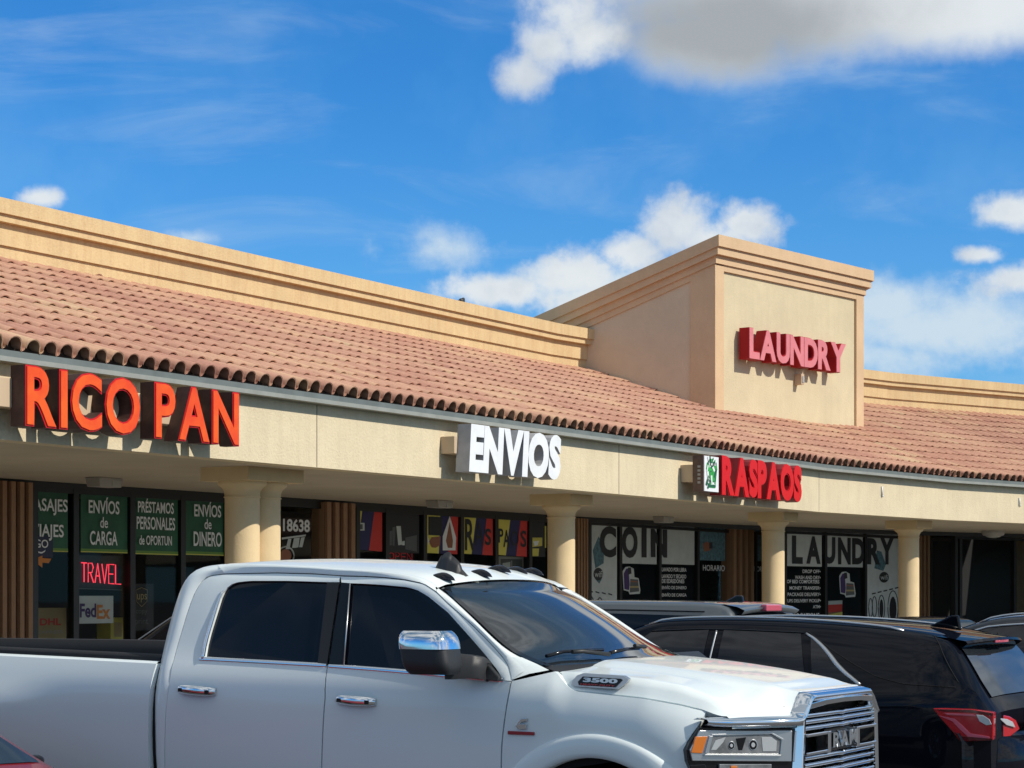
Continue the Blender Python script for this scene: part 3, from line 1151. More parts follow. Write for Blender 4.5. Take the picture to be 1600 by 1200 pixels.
# faded red LAUNDRY letters on the tower
tf = -0.25
cells = cells_from('LAUNDRY', ST, tf, 1171, 1322, 511, 561, 538, 583, 0.065, 0.0)
rs0, rz0 = cells[0][0], cells[0][2]
root = sign_root('channel_letter_sign', 'faded pinkish red LAUNDRY channel letters on the front of the tower', 'shop sign', ST, rs0, rz0)
channel_word(root, 'LAUNDRY', cells, tf, 0.225, M['ltr_pink'], M['ltr_pside'], M['ltr_pside'], 0.065, ST, rs0, rz0, face_inset=0.008)

s, z = ST.sz(1247, 594, 0.0)
root = sign_root('wall_light', 'small grey floodlight box below the tower letters', 'light', ST, s, z)
mb = MB()
mb.box(-0.07, 0.05, -0.12, 0.05, -0.10, 0.12, M['raceway'])
mb.done('housing', root, bevel=0.008)
mb = MB()
mb.box(-0.045, 0.035, -0.132, -0.121, -0.06, 0.07, M['fixture'])
mb.done('lens', root)

for x, y0, y1, lab in ((1377, 760, 774, 'short cream conduit stub on the beam between the two right joints'), (1592, 778, 789, 'short cream conduit stub on the beam at the right edge')):
    g = SB if x < 1478 else SC
    s, z = g.sz(x, y1, 0)
    _, z2 = g.sz(x, y0, 0)
    root = sign_root('conduit_stub', lab, 'conduit', g, s, z)
    mb = MB()
    mb.tube([(0, -0.016, 0), (0, -0.016, z2 - z)], 0.016, M['ltr_white'], 8)
    mb.tube([(0, -0.016, 0), (0.035, -0.016, -0.02)], 0.016, M['ltr_white'], 8)
    mb.done('pipe', root)

# lights under the soffit
for x, y, lab in ((163, 748, 'grey box light under the walkway ceiling above the green posters'), (687, 783, 'grey box light under the walkway ceiling above the yellow and red posters'),
                  (1037, 808, 'dark box light under the walkway ceiling above the COIN window'), (1552, 830, 'round ceiling light under the walkway at the far right')):
    g = wall_seg(x)
    q = hit(x, y, Vector((0, 0, Z_SOF)), Vector((0, 0, 1)))
    root = thing('ceiling_light', lab, 'light', (q.x, q.y, Z_SOF - 0.13), g.rot)
    mb = MB()
    if x < 1500:
        b = [Vector(p) for p in ((-0.21, -0.11, 0.02), (0.21, -0.11, 0.02), (0.21, 0.11, 0.02), (-0.21, 0.11, 0.02))]
        t = [Vector((p.x * 1.12, p.y * 1.12, 0.14)) for p in b]
        mb.hexa(b, t, M['fixture'])
        mb.done('housing', root, bevel=0.01)
        mb = MB()
        mb.box(0.02, 0.19, -0.124, -0.09, 0.03, 0.11, M['lens'])
        mb.done('lens', root)
    else:
        mb.lathe([(0.05, -0.01), (0.24, 0.03), (0.27, 0.09), (0.27, 0.14)], M['fixture'], 24)
        mb.done('housing', root)
        mb = MB()
        mb.ellipsoid((0, 0, 0.03), (0.19, 0.19, 0.06), M['lens'], 16, 8)
        mb.done('lens', root)

# ------------------------------------------------------------------ posters and lettering in the shop windows
class Poster:
    """flat sheet on the glass; pixel rectangle of the photo gives its place on the window plane"""
    def __init__(self, name, label, cat, x0, x1, y0, y1, t=None, m=None, group=None, sheet='sheet', thick=0.003):
        self.g = wall_seg((x0 + x1) / 2)
        self.t = T_WALL - 0.012 if t is None else t
        self.s0, self.zt = self.g.sz(x0, y0, self.t)
        self.s1, self.zb = self.g.sz(x1, y1, self.t)
        xm = (x0 + x1) / 2
        self.sm, _ = self.g.sz(xm, y0, self.t)
        self.zt = self.g.sz(xm, y0, self.t)[1]
        self.zb = self.g.sz(xm, y1, self.t)[1]
        self.root = thing(name, label, cat, self.g.P(self.s0, self.t, self.zb), self.g.rot, group)
        self.layer = 0
        if m:
            mb = MB()
            mb.box(0, self.s1 - self.s0, 0, thick, 0, self.zt - self.zb, m)
            mb.done(sheet, self.root)

    def at(self, x, y):
        s, z = self.g.sz(x, y, self.t)
        return s - self.s0, z - self.zb

    def text(self, s, x0, x1, y0, y1, m, bold=0.02, out=0.004, part='lettering', yr=None):
        """y0, y1 at the middle of the word"""
        a, _ = self.at(x0, y0)
        b, _ = self.at(x1, y0)
        xm = (x0 + x1) / 2
        zt = self.at(xm, y0)[1]
        zb = self.at(xm, y1)[1]
        mb = MB()
        wall_text(mb, s, a, b, zb, zt, -out, m, bold)
        return mb.done(part, self.root)

    def poly(self, pts, m, out=0.003, part='print'):
        mb = MB()
        q = []
        for x, y in pts:
            a, z = self.at(x, y)
            q.append(Vector((a, -out, z)))
        mb.prism(q, Vector((0, 0.0015, 0)), m)
        return mb.done(part, self.root)

    def many(self, polys, out=0.003, part='print'):
        mb = MB()
        for k, (pts, m) in enumerate(polys):
            q = []
            for x, y in pts:
                a, z = self.at(x, y)
                q.append(Vector((a, -out - 0.0004 * k, z)))
            mb.prism(q, Vector((0, 0.0003, 0)), m)
        return mb.done(part, self.root)

TOUT = T_WALL - 0.006          # lettering stuck on the outer face of the glass
GR = 'green posters in the travel shop windows'
for lab, x0, x1, yt, yb, words in (
    ('green window poster reading PASAJES VIAJES beside the slatted pier', 32, 106, 759, 862, (('PASAJES', 42, 103, 779, 805), ('VIAJES', 46.5, 97, 819, 845))),
    ('green window poster reading ENVÍOS de CARGA', 126, 199, 765, 864, (('ENVÍOS', 136, 184, 777, 803), ('de', 154, 166, 808, 825), ('CARGA', 138, 181, 830, 852))),
    ('green window poster reading PRÉSTAMOS PERSONALES de OPORTUN', 210, 278, 770, 867, (('PRÉSTAMOS', 213, 269, 780, 802), ('PERSONALES', 211, 271, 808, 828), ('de OPORTUN', 215, 266, 837, 852))),
    ('green window poster reading ENVÍOS de DINERO beside the paired columns', 289, 350, 775, 868, (('ENVÍOS', 301, 343, 784, 808), ('de', 317, 328, 811, 827), ('DINERO', 300, 344, 831, 854)))):
    p = Poster('window_poster', lab, 'poster', x0, x1, yt, yb, m=M['green'], group=GR)
    d = 1 if x0 < 100 else 0
    p.many([([(x0, yb - 7), (x1, yb - 5), (x1, yb - 1), (x0, yb - 3)], M['greenlight']), ([(x0, yb - 3), (x1, yb - 1), (x1, yb + 0.6), (x0, yb - 1.5)], M['yellowline'])], part='border')
    p.t2 = p.t
    for wd, a, b, y0, y1 in words:
        p.text(wd, a, b, y0, y1, M['white'], 0.018 if len(wd) > 2 else 0.01, out=0.03)

p = Poster('window_sticker', 'dark blue GO sticker with a smile and an orange arrow', 'sticker', 44, 83, 836, 871, t=TOUT - 0.03, m=M['navy'])
p.text('GO', 54, 75, 843, 856, M['white'], 0.01)
a = [(56, 860), (60, 864), (65, 865), (70, 862), (71, 859), (69, 860.5), (65, 862.5), (61, 862)]
p.many([(a, M['white'])], part='smile')
p.poly([(50, 875), (66, 868), (66, 872), (80, 873), (76, 880), (66, 879), (66, 887)], M['orange'], part='arrow')

p = Poster('neon_sign', 'red neon TRAVEL sign glowing in the dark window', 'neon sign', 123, 192, 868, 921, t=T_WALL + 0.10, m=M['black'], sheet='backboard')
def neon_word(p, word, x0, x1, y0, y1, m, r=0.009):
    strokes = {'T': [[(0, 1), (1, 1)], [(.5, 1), (.5, 0)]], 'R': [[(0, 0), (0, 1), (.7, 1), (.95, .8), (.7, .52), (0, .5)], [(.4, .5), (1, 0)]], 'A': [[(0, 0), (.5, 1), (1, 0)], [(.2, .36), (.8, .36)]],
               'V': [[(0, 1), (.5, 0), (1, 1)]], 'E': [[(1, 1), (0, 1), (0, 0), (1, 0)], [(0, .5), (.8, .5)]], 'L': [[(0, 1), (0, 0), (1, 0)]], 'O': [[(.5, 1), (.1, .8), (0, .5), (.1, .2), (.5, 0), (.9, .2), (1, .5), (.9, .8), (.5, 1)]],
               'P': [[(0, 0), (0, 1), (.7, 1), (.95, .78), (.7, .5), (0, .5)]], 'N': [[(0, 0), (0, 1), (1, 0), (1, 1)]]}
    n = len(word)
    w = (x1 - x0) / n
    mb = MB()
    for k, ch in enumerate(word):
        for st in strokes[ch]:
            path = []
            for u, v in st:
                x = x0 + w * (k + 0.08 + 0.78 * u)
                dy = (x - (x0 + x1) / 2) * 0.06
                a, z = p.at(x, y1 + dy + (y0 - y1) * v)
                path.append(Vector((a, -0.015, z)))
            mb.tube(path, r, m, 6)
    return mb.done('tubes', p.root)
neon_word(p, 'TRAVEL', 125, 189, 881, 911, M['neon'], 0.0085)
p.many([([(124, 919), (191, 921.5), (191, 922.6), (124, 920)], M['greydark'])], part='edge')

p = Poster('carton', 'yellow carton with red DHL lettering in the window by the slatted pier', 'box', 36, 106, 950, 1004, t=T_WALL + 0.35, m=M['card'], thick=0.35, sheet='carton_body')
p.text('DHL', 62, 95, 966, 977, M['red'], 0.03)
p.text('EXPRESS', 58, 98, 985, 990, M['fixture'], 0.01)
p = Poster('window_poster', 'white FedEx poster in purple and orange below the neon sign', 'poster', 124, 177, 931, 974, t=T_WALL + 0.06, m=M['grey'])
p.text('Fed', 124.5, 150, 943, 965, M['purple'], 0.03)
p.text('Ex', 151, 172, 945, 967, M['orange'], 0.03)
p = Poster('display_box', 'olive yellow display box standing in the window beside the FedEx poster', 'box', 173, 195, 965, 1007, t=T_WALL + 0.3, m=M['yellowline'], thick=0.25, sheet='carton_body')
p.many([([(178, 972), (190, 973), (190, 995), (178, 995)], M['card'])], part='label')
p = Poster('window_poster', 'dim dark poster with an outlined ups shield in the third window', 'poster', 208, 240, 912, 985, t=T_WALL + 0.08, m=M['black'])
p.text('ups', 214, 229, 928, 941, M['card'], 0.0)
mb = MB()
for a, b in (((212, 922), (221, 918)), ((221, 918), (230, 922)), ((212, 922), (213, 940)), ((230, 922), (229, 940)), ((213, 940), (221, 948)), ((229, 940), (221, 948))):
    (u0, v0), (u1, v1) = p.at(*a), p.at(*b)
    mb.tube([(u0, -0.004, v0), (u1, -0.004, v1)], 0.004, M['card'], 5)
mb.done('shield', p.root)
p.text('copy', 212, 230, 953, 961, M['greydark'], 0.0)
p.text('print', 211, 231, 966, 978, M['greydark'], 0.0)

# house number pane
p = Poster('door_number', 'white 18638 street number on the dark door glass', 'number', 440, 484, 810, 832, t=TOUT)
p.text('18638', 442, 484, 811, 831, M['white'], 0.03, out=0.002)
p = Poster('window_decal', 'grey slanted letters and a round logo on the glass under the street number', 'decal', 437, 478, 838, 874, t=TOUT)
p.many([([(440, 840), (478, 835), (477, 838), (440, 843)], M['grey']), ([(446, 858), (450, 842), (455, 842), (452, 858)], M['grey']), ([(456, 856), (459, 841), (468, 840), (466, 855), (462, 856)], M['grey']), ([(467, 855), (470, 840), (476, 839), (472, 855)], M['grey'])], part='lettering')
mb = MB()
pts = []
for k in range(17):
    an = 2 * math.pi * k / 16
    u, v = p.at(446 + 13 * math.cos(an), 868 + 14 * math.sin(an))
    pts.append(Vector((u, -0.003, v)))
mb.tube(pts, 0.012, M['grey'], 6)
mb.done('ring', p.root)
p.poly([(446 + 9 * math.cos(a), 868 + 10 * math.sin(a)) for a in [2 * math.pi * k / 14 for k in range(14)]], M['brownprint'], part='disc')

# snack shop: slanting flag strips
def flags(lab, x0, x1, yt0, yt1, yb0, yb1, cuts):
    """cuts: (top fraction, bottom fraction, material) left to right boundaries"""
    p = Poster('window_poster', lab, 'poster', x0, x1, (yt0 + yt1) / 2, (yb0 + yb1) / 2, group='striped window posters of the snack shop')
    polys = []
    for (ta, ba, tb, bb, m) in cuts:
        def top(u):
            return (x0 + (x1 - x0) * u, yt0 + (yt1 - yt0) * u)
        def bot(u):
            return (x0 + (x1 - x0) * u, yb0 + (yb1 - yb0) * u)
        polys.append(([bot(ba), bot(bb), top(tb), top(ta)], m))
    p.many(polys, out=0.0, part='stripes')
    return p
p = flags('yellow, blue and red slanted stripes on the first snack shop window', 553, 598, 792, 796, 858, 862, [(0, 0, .30, .12, M['yellow']), (.30, .12, .72, .52, M['blue']), (.72, .52, .98, .98, M['red'])])
p.many([([(556, 817), (569, 817), (569, 829), (556, 829)], M['grey']), ([(562, 819), (566, 819), (566, 827), (562, 827)], M['greydark'])], out=0.008, part='notice')
p = Poster('window_poster', 'black poster with grey tall glasses on the snack shop window', 'poster', 605, 655, 800, 864, m=M['black'])
p.many([([(608, 830), (613, 829), (612, 852), (608, 852)], M['greydark']), ([(613, 824), (618, 823), (616, 853), (613, 852)], M['greydark']), ([(619, 822), (626, 822), (628, 851), (622, 852)], M['grey']), ([(628, 846), (632, 845), (632, 852), (628, 852)], M['grey']), ([(633, 840), (651, 836), (651, 862), (633, 858)], M['greydark'])], part='print')
p = Poster('neon_sign', 'dim red neon OPEN sign above the truck roof', 'neon sign', 604, 646, 860, 877, t=T_WALL + 0.05, m=M['black'], sheet='backboard')
neon_word(p, 'OPEN', 606, 644, 864, 875, M['neondim'], 0.008)
p = flags('yellow and red striped poster with black and white pictures on the snack shop window', 667, 716, 799, 802, 864, 866, [(0, 0, .43, .43, M['yellow']), (.43, .38, .78, .66, M['blue']), (.78, .66, 1, .97, M['red'])])
p.many([([(669, 807), (690, 808), (690, 837), (669, 836)], M['black']), ([(670, 846), (674, 840), (688, 838), (687, 852), (680, 856), (674, 855)], M['brownprint']), ([(667, 836), (670, 846), (668, 852)], M['white']), ([(691, 838), (702, 806), (712, 840), (711, 860), (691, 860)], M['white']), ([(696, 845), (702, 815), (707, 845), (706, 856), (699, 856)], M['brownprint'])], out=0.008, part='pictures')
p = flags('yellow, blue and red striped poster with the letters RAS on the snack shop window', 724, 770, 802, 806, 865, 868, [(0, 0, .45, .28, M['yellow']), (.45, .28, .80, .64, M['blue']), (.80, .64, 1, 1, M['red'])])
p.text('R', 726, 741, 811, 860, M['black'], 0.02, out=0.008)
p.text('A', 741, 755, 816, 852, M['black'], 0.0, out=0.008)
p.text('S', 757, 767, 826, 852, M['black'], 0.02, out=0.008)
p = flags('yellow, blue and red striped poster with the letters PAOS on the snack shop window', 778, 824, 806, 810, 867, 870, [(0, 0, .43, .27, M['yellow']), (.43, .27, .78, .62, M['blue']), (.78, .62, 1, .98, M['red'])])
p.text('P', 778.5, 786, 826, 848, M['black'], 0.02, out=0.008)
p.text('A', 786, 796, 828, 855, M['black'], 0.02, out=0.008)
p.text('O', 798, 810, 830, 853, M['black'], 0.0, out=0.008)
p.text('S', 813, 822, 829, 855, M['black'], 0.02, out=0.008)
p = Poster('window_notice', 'small black and yellow notices beside the second column', 'notice', 829, 852, 811, 870, m=M['black'])
p.many([([(831, 812), (848, 812), (848, 814), (831, 814)], M['grey']), ([(831, 840), (847, 840), (847, 853), (831, 855)], M['yellowline']), ([(833, 846), (842, 845), (840, 852), (835, 853)], M['white']), ([(831, 857), (842, 857), (841, 869), (831, 869)], M['yellowline']), ([(851, 822), (853, 822), (853, 856), (851, 856)], M['yellowline'])], part='print')
p = Poster('picture_frame', 'silver framed picture on a stand above the truck roof lights', 'picture frame', 779, 819, 869, 895, t=T_WALL + 0.15, m=M['greydark'])
p.many([([(779, 869), (819, 870), (819, 874), (779, 873)], M['fixture']), ([(779, 869), (782, 869), (782, 895), (779, 895)], M['fixture']), ([(816, 870), (819, 870), (819, 895), (816, 895)], M['fixture']), ([(785, 880), (797, 878), (797, 888), (785, 890)], M['grey']), ([(798, 876), (800, 876), (800, 895), (798, 895)], M['fixture'])], part='frame')

# coin laundry
def washers(p, items, m, w):
    mb = MB()
    for x, y, rx, ry in items:
        pts = []
        for k in range(21):
            an = 2 * math.pi * k / 20
            u, v = p.at(x + rx * math.cos(an), y + ry * math.sin(an))
            pts.append(Vector((u, -0.004, v)))
        mb.tube(pts, w, m, 5)
    return mb.done('washer_outline', p.root)
LG = 'grey and black window prints of the coin laundry'
p = Poster('window_poster', 'tall grey laundry window print with the letter C and a wifi symbol', 'poster', 919, 964, 814, 960, m=M['grey'], group=LG)
p.many([([(926, 860), (935, 838), (944, 852), (943, 880), (930, 888)], M['teal']), ([(930, 905), (936, 900), (940, 905), (936, 912)], M['teal'])], part='bubbles')
p.text('C', 936.5, 962.5, 822, 871, M['black'], 0.05, out=0.006)
p.poly([(934.5 + 7.5 * math.cos(a), 897 + 10 * math.sin(a)) for a in [2 * math.pi * k / 16 for k in range(16)]], M['black'], out=0.006, part='wifi_badge')
p.text('wifi', 928.5, 941, 892, 902, M['grey'], 0.0, out=0.009)
p.many([([(920 + i * 10, 922 + i * 1.5), (926 + i * 10, 924 + i * 1.5), (926 + i * 10, 926 + i * 1.5), (920 + i * 10, 924 + i * 1.5)], M['black']) for i in range(4)], out=0.006, part='panel_lines')
washers(p, [(923, 950, 5, 18), (937, 951, 5, 17), (950, 953, 4.5, 15), (960, 954, 3, 13)], M['greydark'], 0.014)
p = Poster('window_poster', 'grey laundry window print with the letters O and I', 'poster', 971, 1026, 816, 881, m=M['grey'], group=LG)
p.text('O', 971.5, 996, 823, 872, M['black'], 0.05, out=0.006)
p.text('I', 1002, 1010, 825, 871, M['black'], 0.05, out=0.006)
p.text('N', 1016.5, 1042, 827, 871, M['black'], 0.06, out=0.008)
p = Poster('window_poster', 'grey laundry window print with the end of the letter N', 'poster', 1033, 1085, 819, 882, m=M['grey'], group=LG)
mb = MB()
def bag(lab, x, y, dark, s=1.0):
    p = Poster('window_decal', lab, 'decal', x, x + 32 * s, y, y + 48 * s, t=TOUT)
    q = lambda pts: [(x + u * s, y + v * s) for u, v in pts]
    p.many([(q([(0, 8), (5, 1), (12, 0), (19, 4), (20, 18), (27, 20), (30, 40), (29, 46), (12, 47), (10, 42), (2, 40)]), M['grey'] if dark else M['greydark']),
            (q([(2, 12), (6, 4), (10, 3), (12, 30), (11, 40), (3, 38)]), M['purple']), (q([(13, 21), (26, 22), (28, 42), (12, 44)]), M['greydark']),
            (q([(13, 24), (26, 25), (26.5, 27), (13, 26)]), M['brownprint']), (q([(12.4, 33), (27, 33), (27.4, 36), (12.3, 36)]), M['card']), (q([(9, 2), (14, 2), (15, 12), (9, 14)]), M['black'])], part='print')
    return p
bag('picture of laundry bags on the dark glass under the letters O and I', 972.5, 885, True, 0.93)
p = Poster('window_lettering', 'white list of Spanish laundry services on the dark glass', 'lettering', 1033, 1074, 886, 936, t=TOUT)
for s_, x1, y in (('LAVADO POR LIBRA', 1072.5, 887), ('LAVADO Y SECADO', 1072, 897.5), ('DE EDREDONES', 1069, 905), ('ENVÍO DE DINERO', 1072.5, 914.5), ('ENVÍO DE CARGA', 1072.5, 926)):
    p.text(s_, 1034, x1, y, y + 6.2, M['white'], 0.02, out=0.002)
p = Poster('window_poster', 'blue and grey clothes picture above the word HORARIO left of the pier', 'poster', 1091, 1133, 823, 876, m=M['teal'], group='clothes pictures in the laundry window')
p.many([([(1098, 850), (1104, 846), (1112, 851), (1110, 860), (1100, 862)], M['brownprint']), ([(1108, 848), (1113, 847), (1113, 857), (1108, 857)], M['black'])], part='print')
p.text('HORARIO', 1098, 1132, 883, 892, M['white'], 0.0, out=0.006)
p = Poster('window_poster', 'narrow blue and grey clothes picture between the pier and the column', 'poster', 1178, 1198, 826, 877, m=M['teal'], group='clothes pictures in the laundry window')
p.text('HOR', 1178, 1190, 885, 893, M['white'], 0.0, out=0.006)
# LAUNDRY windows right of the column
p = Poster('window_poster', 'grey laundry window print with the letters LA', 'poster', 1228, 1284, 829, 885, m=M['grey'], group=LG)
p.text('L', 1237, 1254, 837, 881, M['black'], 0.05, out=0.006)
p.text('A', 1259.5, 1282, 838, 881, M['black'], 0.05, out=0.006)
p = Poster('window_poster', 'grey laundry window print with the letters UND', 'poster', 1292, 1348, 831, 886, m=M['grey'], group=LG)
p.text('U', 1286, 1305, 839, 881, M['black'], 0.05, out=0.006)
p.text('N', 1309, 1329, 840, 882, M['black'], 0.05, out=0.006)
p.text('D', 1331, 1351, 841, 882, M['black'], 0.05, out=0.006)
p = Poster('window_poster', 'tall grey laundry window print with the letters RY, a wifi symbol and washing machines', 'poster', 1354, 1404, 833, 978, m=M['grey'], group=LG)
p.text('R', 1355, 1375, 841, 882, M['black'], 0.05, out=0.006)
p.text('Y', 1375, 1396, 841, 882, M['black'], 0.05, out=0.006)
p.many([([(1370, 860), (1377, 862), (1384, 882), (1380, 892), (1366, 888)], M['teal'])], part='bubbles')
p.poly([(1381 + 7.5 * math.cos(a), 902 + 8.5 * math.sin(a)) for a in [2 * math.pi * k / 16 for k in range(16)]], M['black'], out=0.006, part='wifi_badge')
p.text('wifi', 1375.5, 1386.5, 898, 906, M['grey'], 0.0, out=0.009)
p.many([([(1362 + i * 9, 927 - i * 2.2), (1368 + i * 9, 925.6 - i * 2.2), (1368 + i * 9, 927.6 - i * 2.2), (1362 + i * 9, 929 - i * 2.2)], M['black']) for i in range(5)], out=0.006, part='panel_lines')
washers(p, [(1360, 950, 3, 15), (1366, 948, 3.5, 16), (1377, 950, 5, 20), (1395, 950, 8, 27)], M['greydark'], 0.014)
p.many([([(1395 + 5.5 * math.cos(a), 952 + 20 * math.sin(a)) for a in [2 * math.pi * k / 14 for k in range(14)]], M['black']), ([(1377 + 3 * math.cos(a), 951 + 15 * math.sin(a)) for a in [2 * math.pi * k / 12 for k in range(12)]], M['black'])], out=0.005, part='washer_doors')
bag('picture of laundry bags on the dark glass under the letters UND', 1311, 893, True, 0.86)
p = Poster('window_poster', 'red and yellow picture card leaning in the window beside the washing machine print', 'poster', 1294, 1316, 939, 972, t=T_WALL + 0.05, m=M['brownprint'])
p.many([([(1294, 939), (1316, 938), (1316, 944), (1294, 945)], M['grey']), ([(1294, 945), (1316, 944), (1316, 955), (1294, 957)], M['red']), ([(1294, 960), (1316, 956), (1316, 962), (1294, 965)], M['yellow'])], part='print')
p = Poster('window_lettering', 'white list of English laundry services on the dark glass beside the third column', 'lettering', 1229, 1284, 888, 970, t=TOUT)
for s_, x0, x1, y, h in (('DROP OFF•', 1254, 1282, 890, 5.6), ('WASH AND DRY•', 1242, 1282, 899.5, 5.6), ('OF BED COMFORTERS', 1229.5, 1280, 906, 5.6), ('MONEY TRANSFER•', 1233.5, 1282, 916, 5.4), ('PACKAGE DELIVERY•', 1230.5, 1282, 926, 5.4), ('UPS DELIVERY PICKUP•', 1230, 1282.5, 936, 5.2), ('ATM•', 1270, 1282.5, 945.5, 5), ('LOCATIONS', 1240, 1280, 958, 8.5)):
    p.text(s_, x0, x1, y, y + h, M['white'], 0.02, out=0.002)
p = Poster('window_notice', 'pale paper strip low on the dark glass right of the last slatted pier', 'notice', 1454, 1499, 966, 978, t=TOUT, m=M['grey'])

# ------------------------------------------------------------------ vehicles: shared pieces
def interp(tab, x):
    if x <= tab[0][0]:
        return tab[0][1]
    for (a, b), (c, d) in zip(tab, tab[1:]):
        if x <= c:
            u = (x - a) / (c - a)
            return b + (d - b) * u
    return tab[-1][1]

def sinterp(tab, x):
    """smooth (Catmull-Rom) interpolation through a table"""
    n = len(tab)
    if x <= tab[0][0]:
        return tab[0][1]
    if x >= tab[-1][0]:
        return tab[-1][1]
    for i in range(n - 1):
        if x <= tab[i + 1][0]:
            x0, y0 = tab[i]
            x1, y1 = tab[i + 1]
            m0 = (y1 - tab[i - 1][1]) / (x1 - tab[i - 1][0]) if i > 0 else (y1 - y0) / (x1 - x0)
            m1 = (tab[i + 2][1] - y0) / (tab[i + 2][0] - x0) if i + 2 < n else (y1 - y0) / (x1 - x0)
            h = x1 - x0
            t = (x - x0) / h
            return (2 * t ** 3 - 3 * t ** 2 + 1) * y0 + (t ** 3 - 2 * t ** 2 + t) * h * m0 + (-2 * t ** 3 + 3 * t ** 2) * y1 + (t ** 3 - t ** 2) * h * m1

def resample(path, n):
    P = [Vector(p) for p in path]
    L = [0]
    for a, b in zip(P, P[1:]):
        L.append(L[-1] + (b - a).length)
    out = []
    for k in range(n):
        d = L[-1] * k / (n - 1)
        for i in range(len(P) - 1):
            if d <= L[i + 1] + 1e-9:
                u = (d - L[i]) / max(1e-9, L[i + 1] - L[i])
                out.append(P[i].lerp(P[i + 1], u))
                break
        else:
            out.append(P[-1].copy())
    return out

def smooth_path(path, it=2):
    P = [Vector(p) for p in path]
    for _ in range(it):
        Q = [P[0]]
        for a, b in zip(P, P[1:]):
            Q += [a.lerp(b, 0.25), a.lerp(b, 0.75)]
        Q.append(P[-1])
        P = Q
    return P

def mir(p):
    return Vector((p[0], -p[1], p[2]))

def make_wheel(root, x, y, r, w, side, rimr=0.62):
    """tyre with rim; side -1 right, +1 left"""
    mb = MB()
    prof = [(r * rimr, -w / 2), (r * 0.93, -w / 2), (r, -w / 2 + 0.03), (r, w / 2 - 0.03), (r * 0.93, w / 2), (r * rimr, w / 2)]
    rot = Matrix.Translation((x, y, r)) @ Matrix.Rotation(R(90), 4, 'X')
    mb.lathe(prof, M['tyre'], 36)
    bmesh.ops.transform(mb.bm, matrix=rot, verts=mb.bm.verts)
    t = mb.done('wheel', root, sharp=35)
    mb = MB()
    mb.lathe([(0.02, w / 2 - 0.05), (r * 0.2, w / 2 - 0.05), (r * 0.22, w / 2 - 0.08), (r * rimr * 0.9, w / 2 - 0.07), (r * rimr, w / 2 - 0.01), (r * rimr, -w / 2)], M['rim'], 30)
    for k in range(6):
        an = k * math.pi / 3
        m2 = Matrix.Rotation(an, 4, 'Z')
        mb.box(r * 0.16, r * rimr * 0.95, -0.03, 0.03, w / 2 - 0.07, w / 2 - 0.03, M['rim'], m2)
    bmesh.ops.transform(mb.bm, matrix=(rot if side < 0 else rot @ Matrix.Rotation(R(180), 4, 'X')), verts=mb.bm.verts)
    mb.done('rim', t)

# ------------------------------------------------------------------ white pickup truck
TR_YAW = -28.0
TRF = Vector((math.cos(R(TR_YAW)), math.sin(R(TR_YAW)), 0))
TRL = Vector((-TRF.y, TRF.x, 0))
TR_C = Vector((-0.4547, 12.3829, 0))
truck = thing('pickup_truck', 'white crew cab pickup truck with chrome grille, tow mirror and roof lights', 'pickup truck', TR_C, R(TR_YAW))

YS = [(0.40, 0.93), (0.62, 0.965), (0.90, 0.992), (1.10, 1.003), (1.22, 1.006), (1.32, 0.998), (1.40, 0.975), (1.455, 0.945), (1.50, 0.925), (1.88, 0.775), (1.95, 0.72)]
def ys(z, x=0.0):
    y = sinterp(YS, z)
    if x > 1.75:
        y -= 0.10 * min(1.0, (x - 1.75) / 0.45) ** 2
    return y

def loc_plane(x, y, p, n):
    q = hit(x, y, TR_C + TRF * p.x + TRL * p.y + Vector((0, 0, p.z)), (TRF * n.x + TRL * n.y + Vector((0, 0, n.z)))) - TR_C
    return Vector((q.dot(TRF), q.dot(TRL), q.z))

def sp(x, y, off=0.0):
    """point of the photo on the right flank of the truck"""
    lat = -0.97
    for _ in range(8):
        q = loc_plane(x, y, Vector((0, lat, 0)), Vector((0, 1, 0)))
        lat = -ys(q.z, q.x) + off
    q.y = lat
    return q

def lp(x, y, lat):
    return loc_plane(x, y, Vector((0, lat, 0)), Vector((0, 1, 0)))

def both(build, name, parent=truck, **kw):
    """build(mb, mirror) once per side, one part each"""
    res = []
    for s in (False, True):
        mb = MB()
        build(mb, (lambda p: mir(p)) if s else (lambda p: Vector(p)))
        res.append(mb.done(name, parent, **kw))
    return res

def flank_panel(mb, f, left, right, top, zlo, m, nu=18, nv=16, ret=0.03):
    """left(z), right(z) give x; top(x) gives z; panel on the flank surface"""
    rows = []
    for j in range(nv + 1):
        v = j / nv
        row = []
        for i in range(nu + 1):
            u = i / nu
            z0 = zlo
            # first guess of x to know the top there
            xg = left(1.2) + (right(1.2) - left(1.2)) * u
            z = z0 + (top(xg) - z0) * v
            x = left(z) + (right(z) - left(z)) * u
            z = z0 + (top(x) - z0) * v
            row.append(Vector((x, -ys(z, x), z)))
        rows.append(row)
    mb.grid([[f(p) for p in r] for r in rows], m)
    loop = rows[0] + [r[-1] for r in rows[1:]] + rows[-1][::-1][1:] + [r[0] for r in rows[::-1]][1:]
    inn = [p + Vector((0, ret, 0)) for p in loop]
    mb.grid([[f(p) for p in loop], [f(p) for p in inn]], m, smooth=False)

def edge(pts):
    """flank edge as x(z) from photo points"""
    q = sorted([(p.z, p.x) for p in pts])
    return lambda z: interp(q, z)

def topline(pts):
    q = sorted([(p.x, p.z) for p in pts])
    return lambda x: interp(q, x)

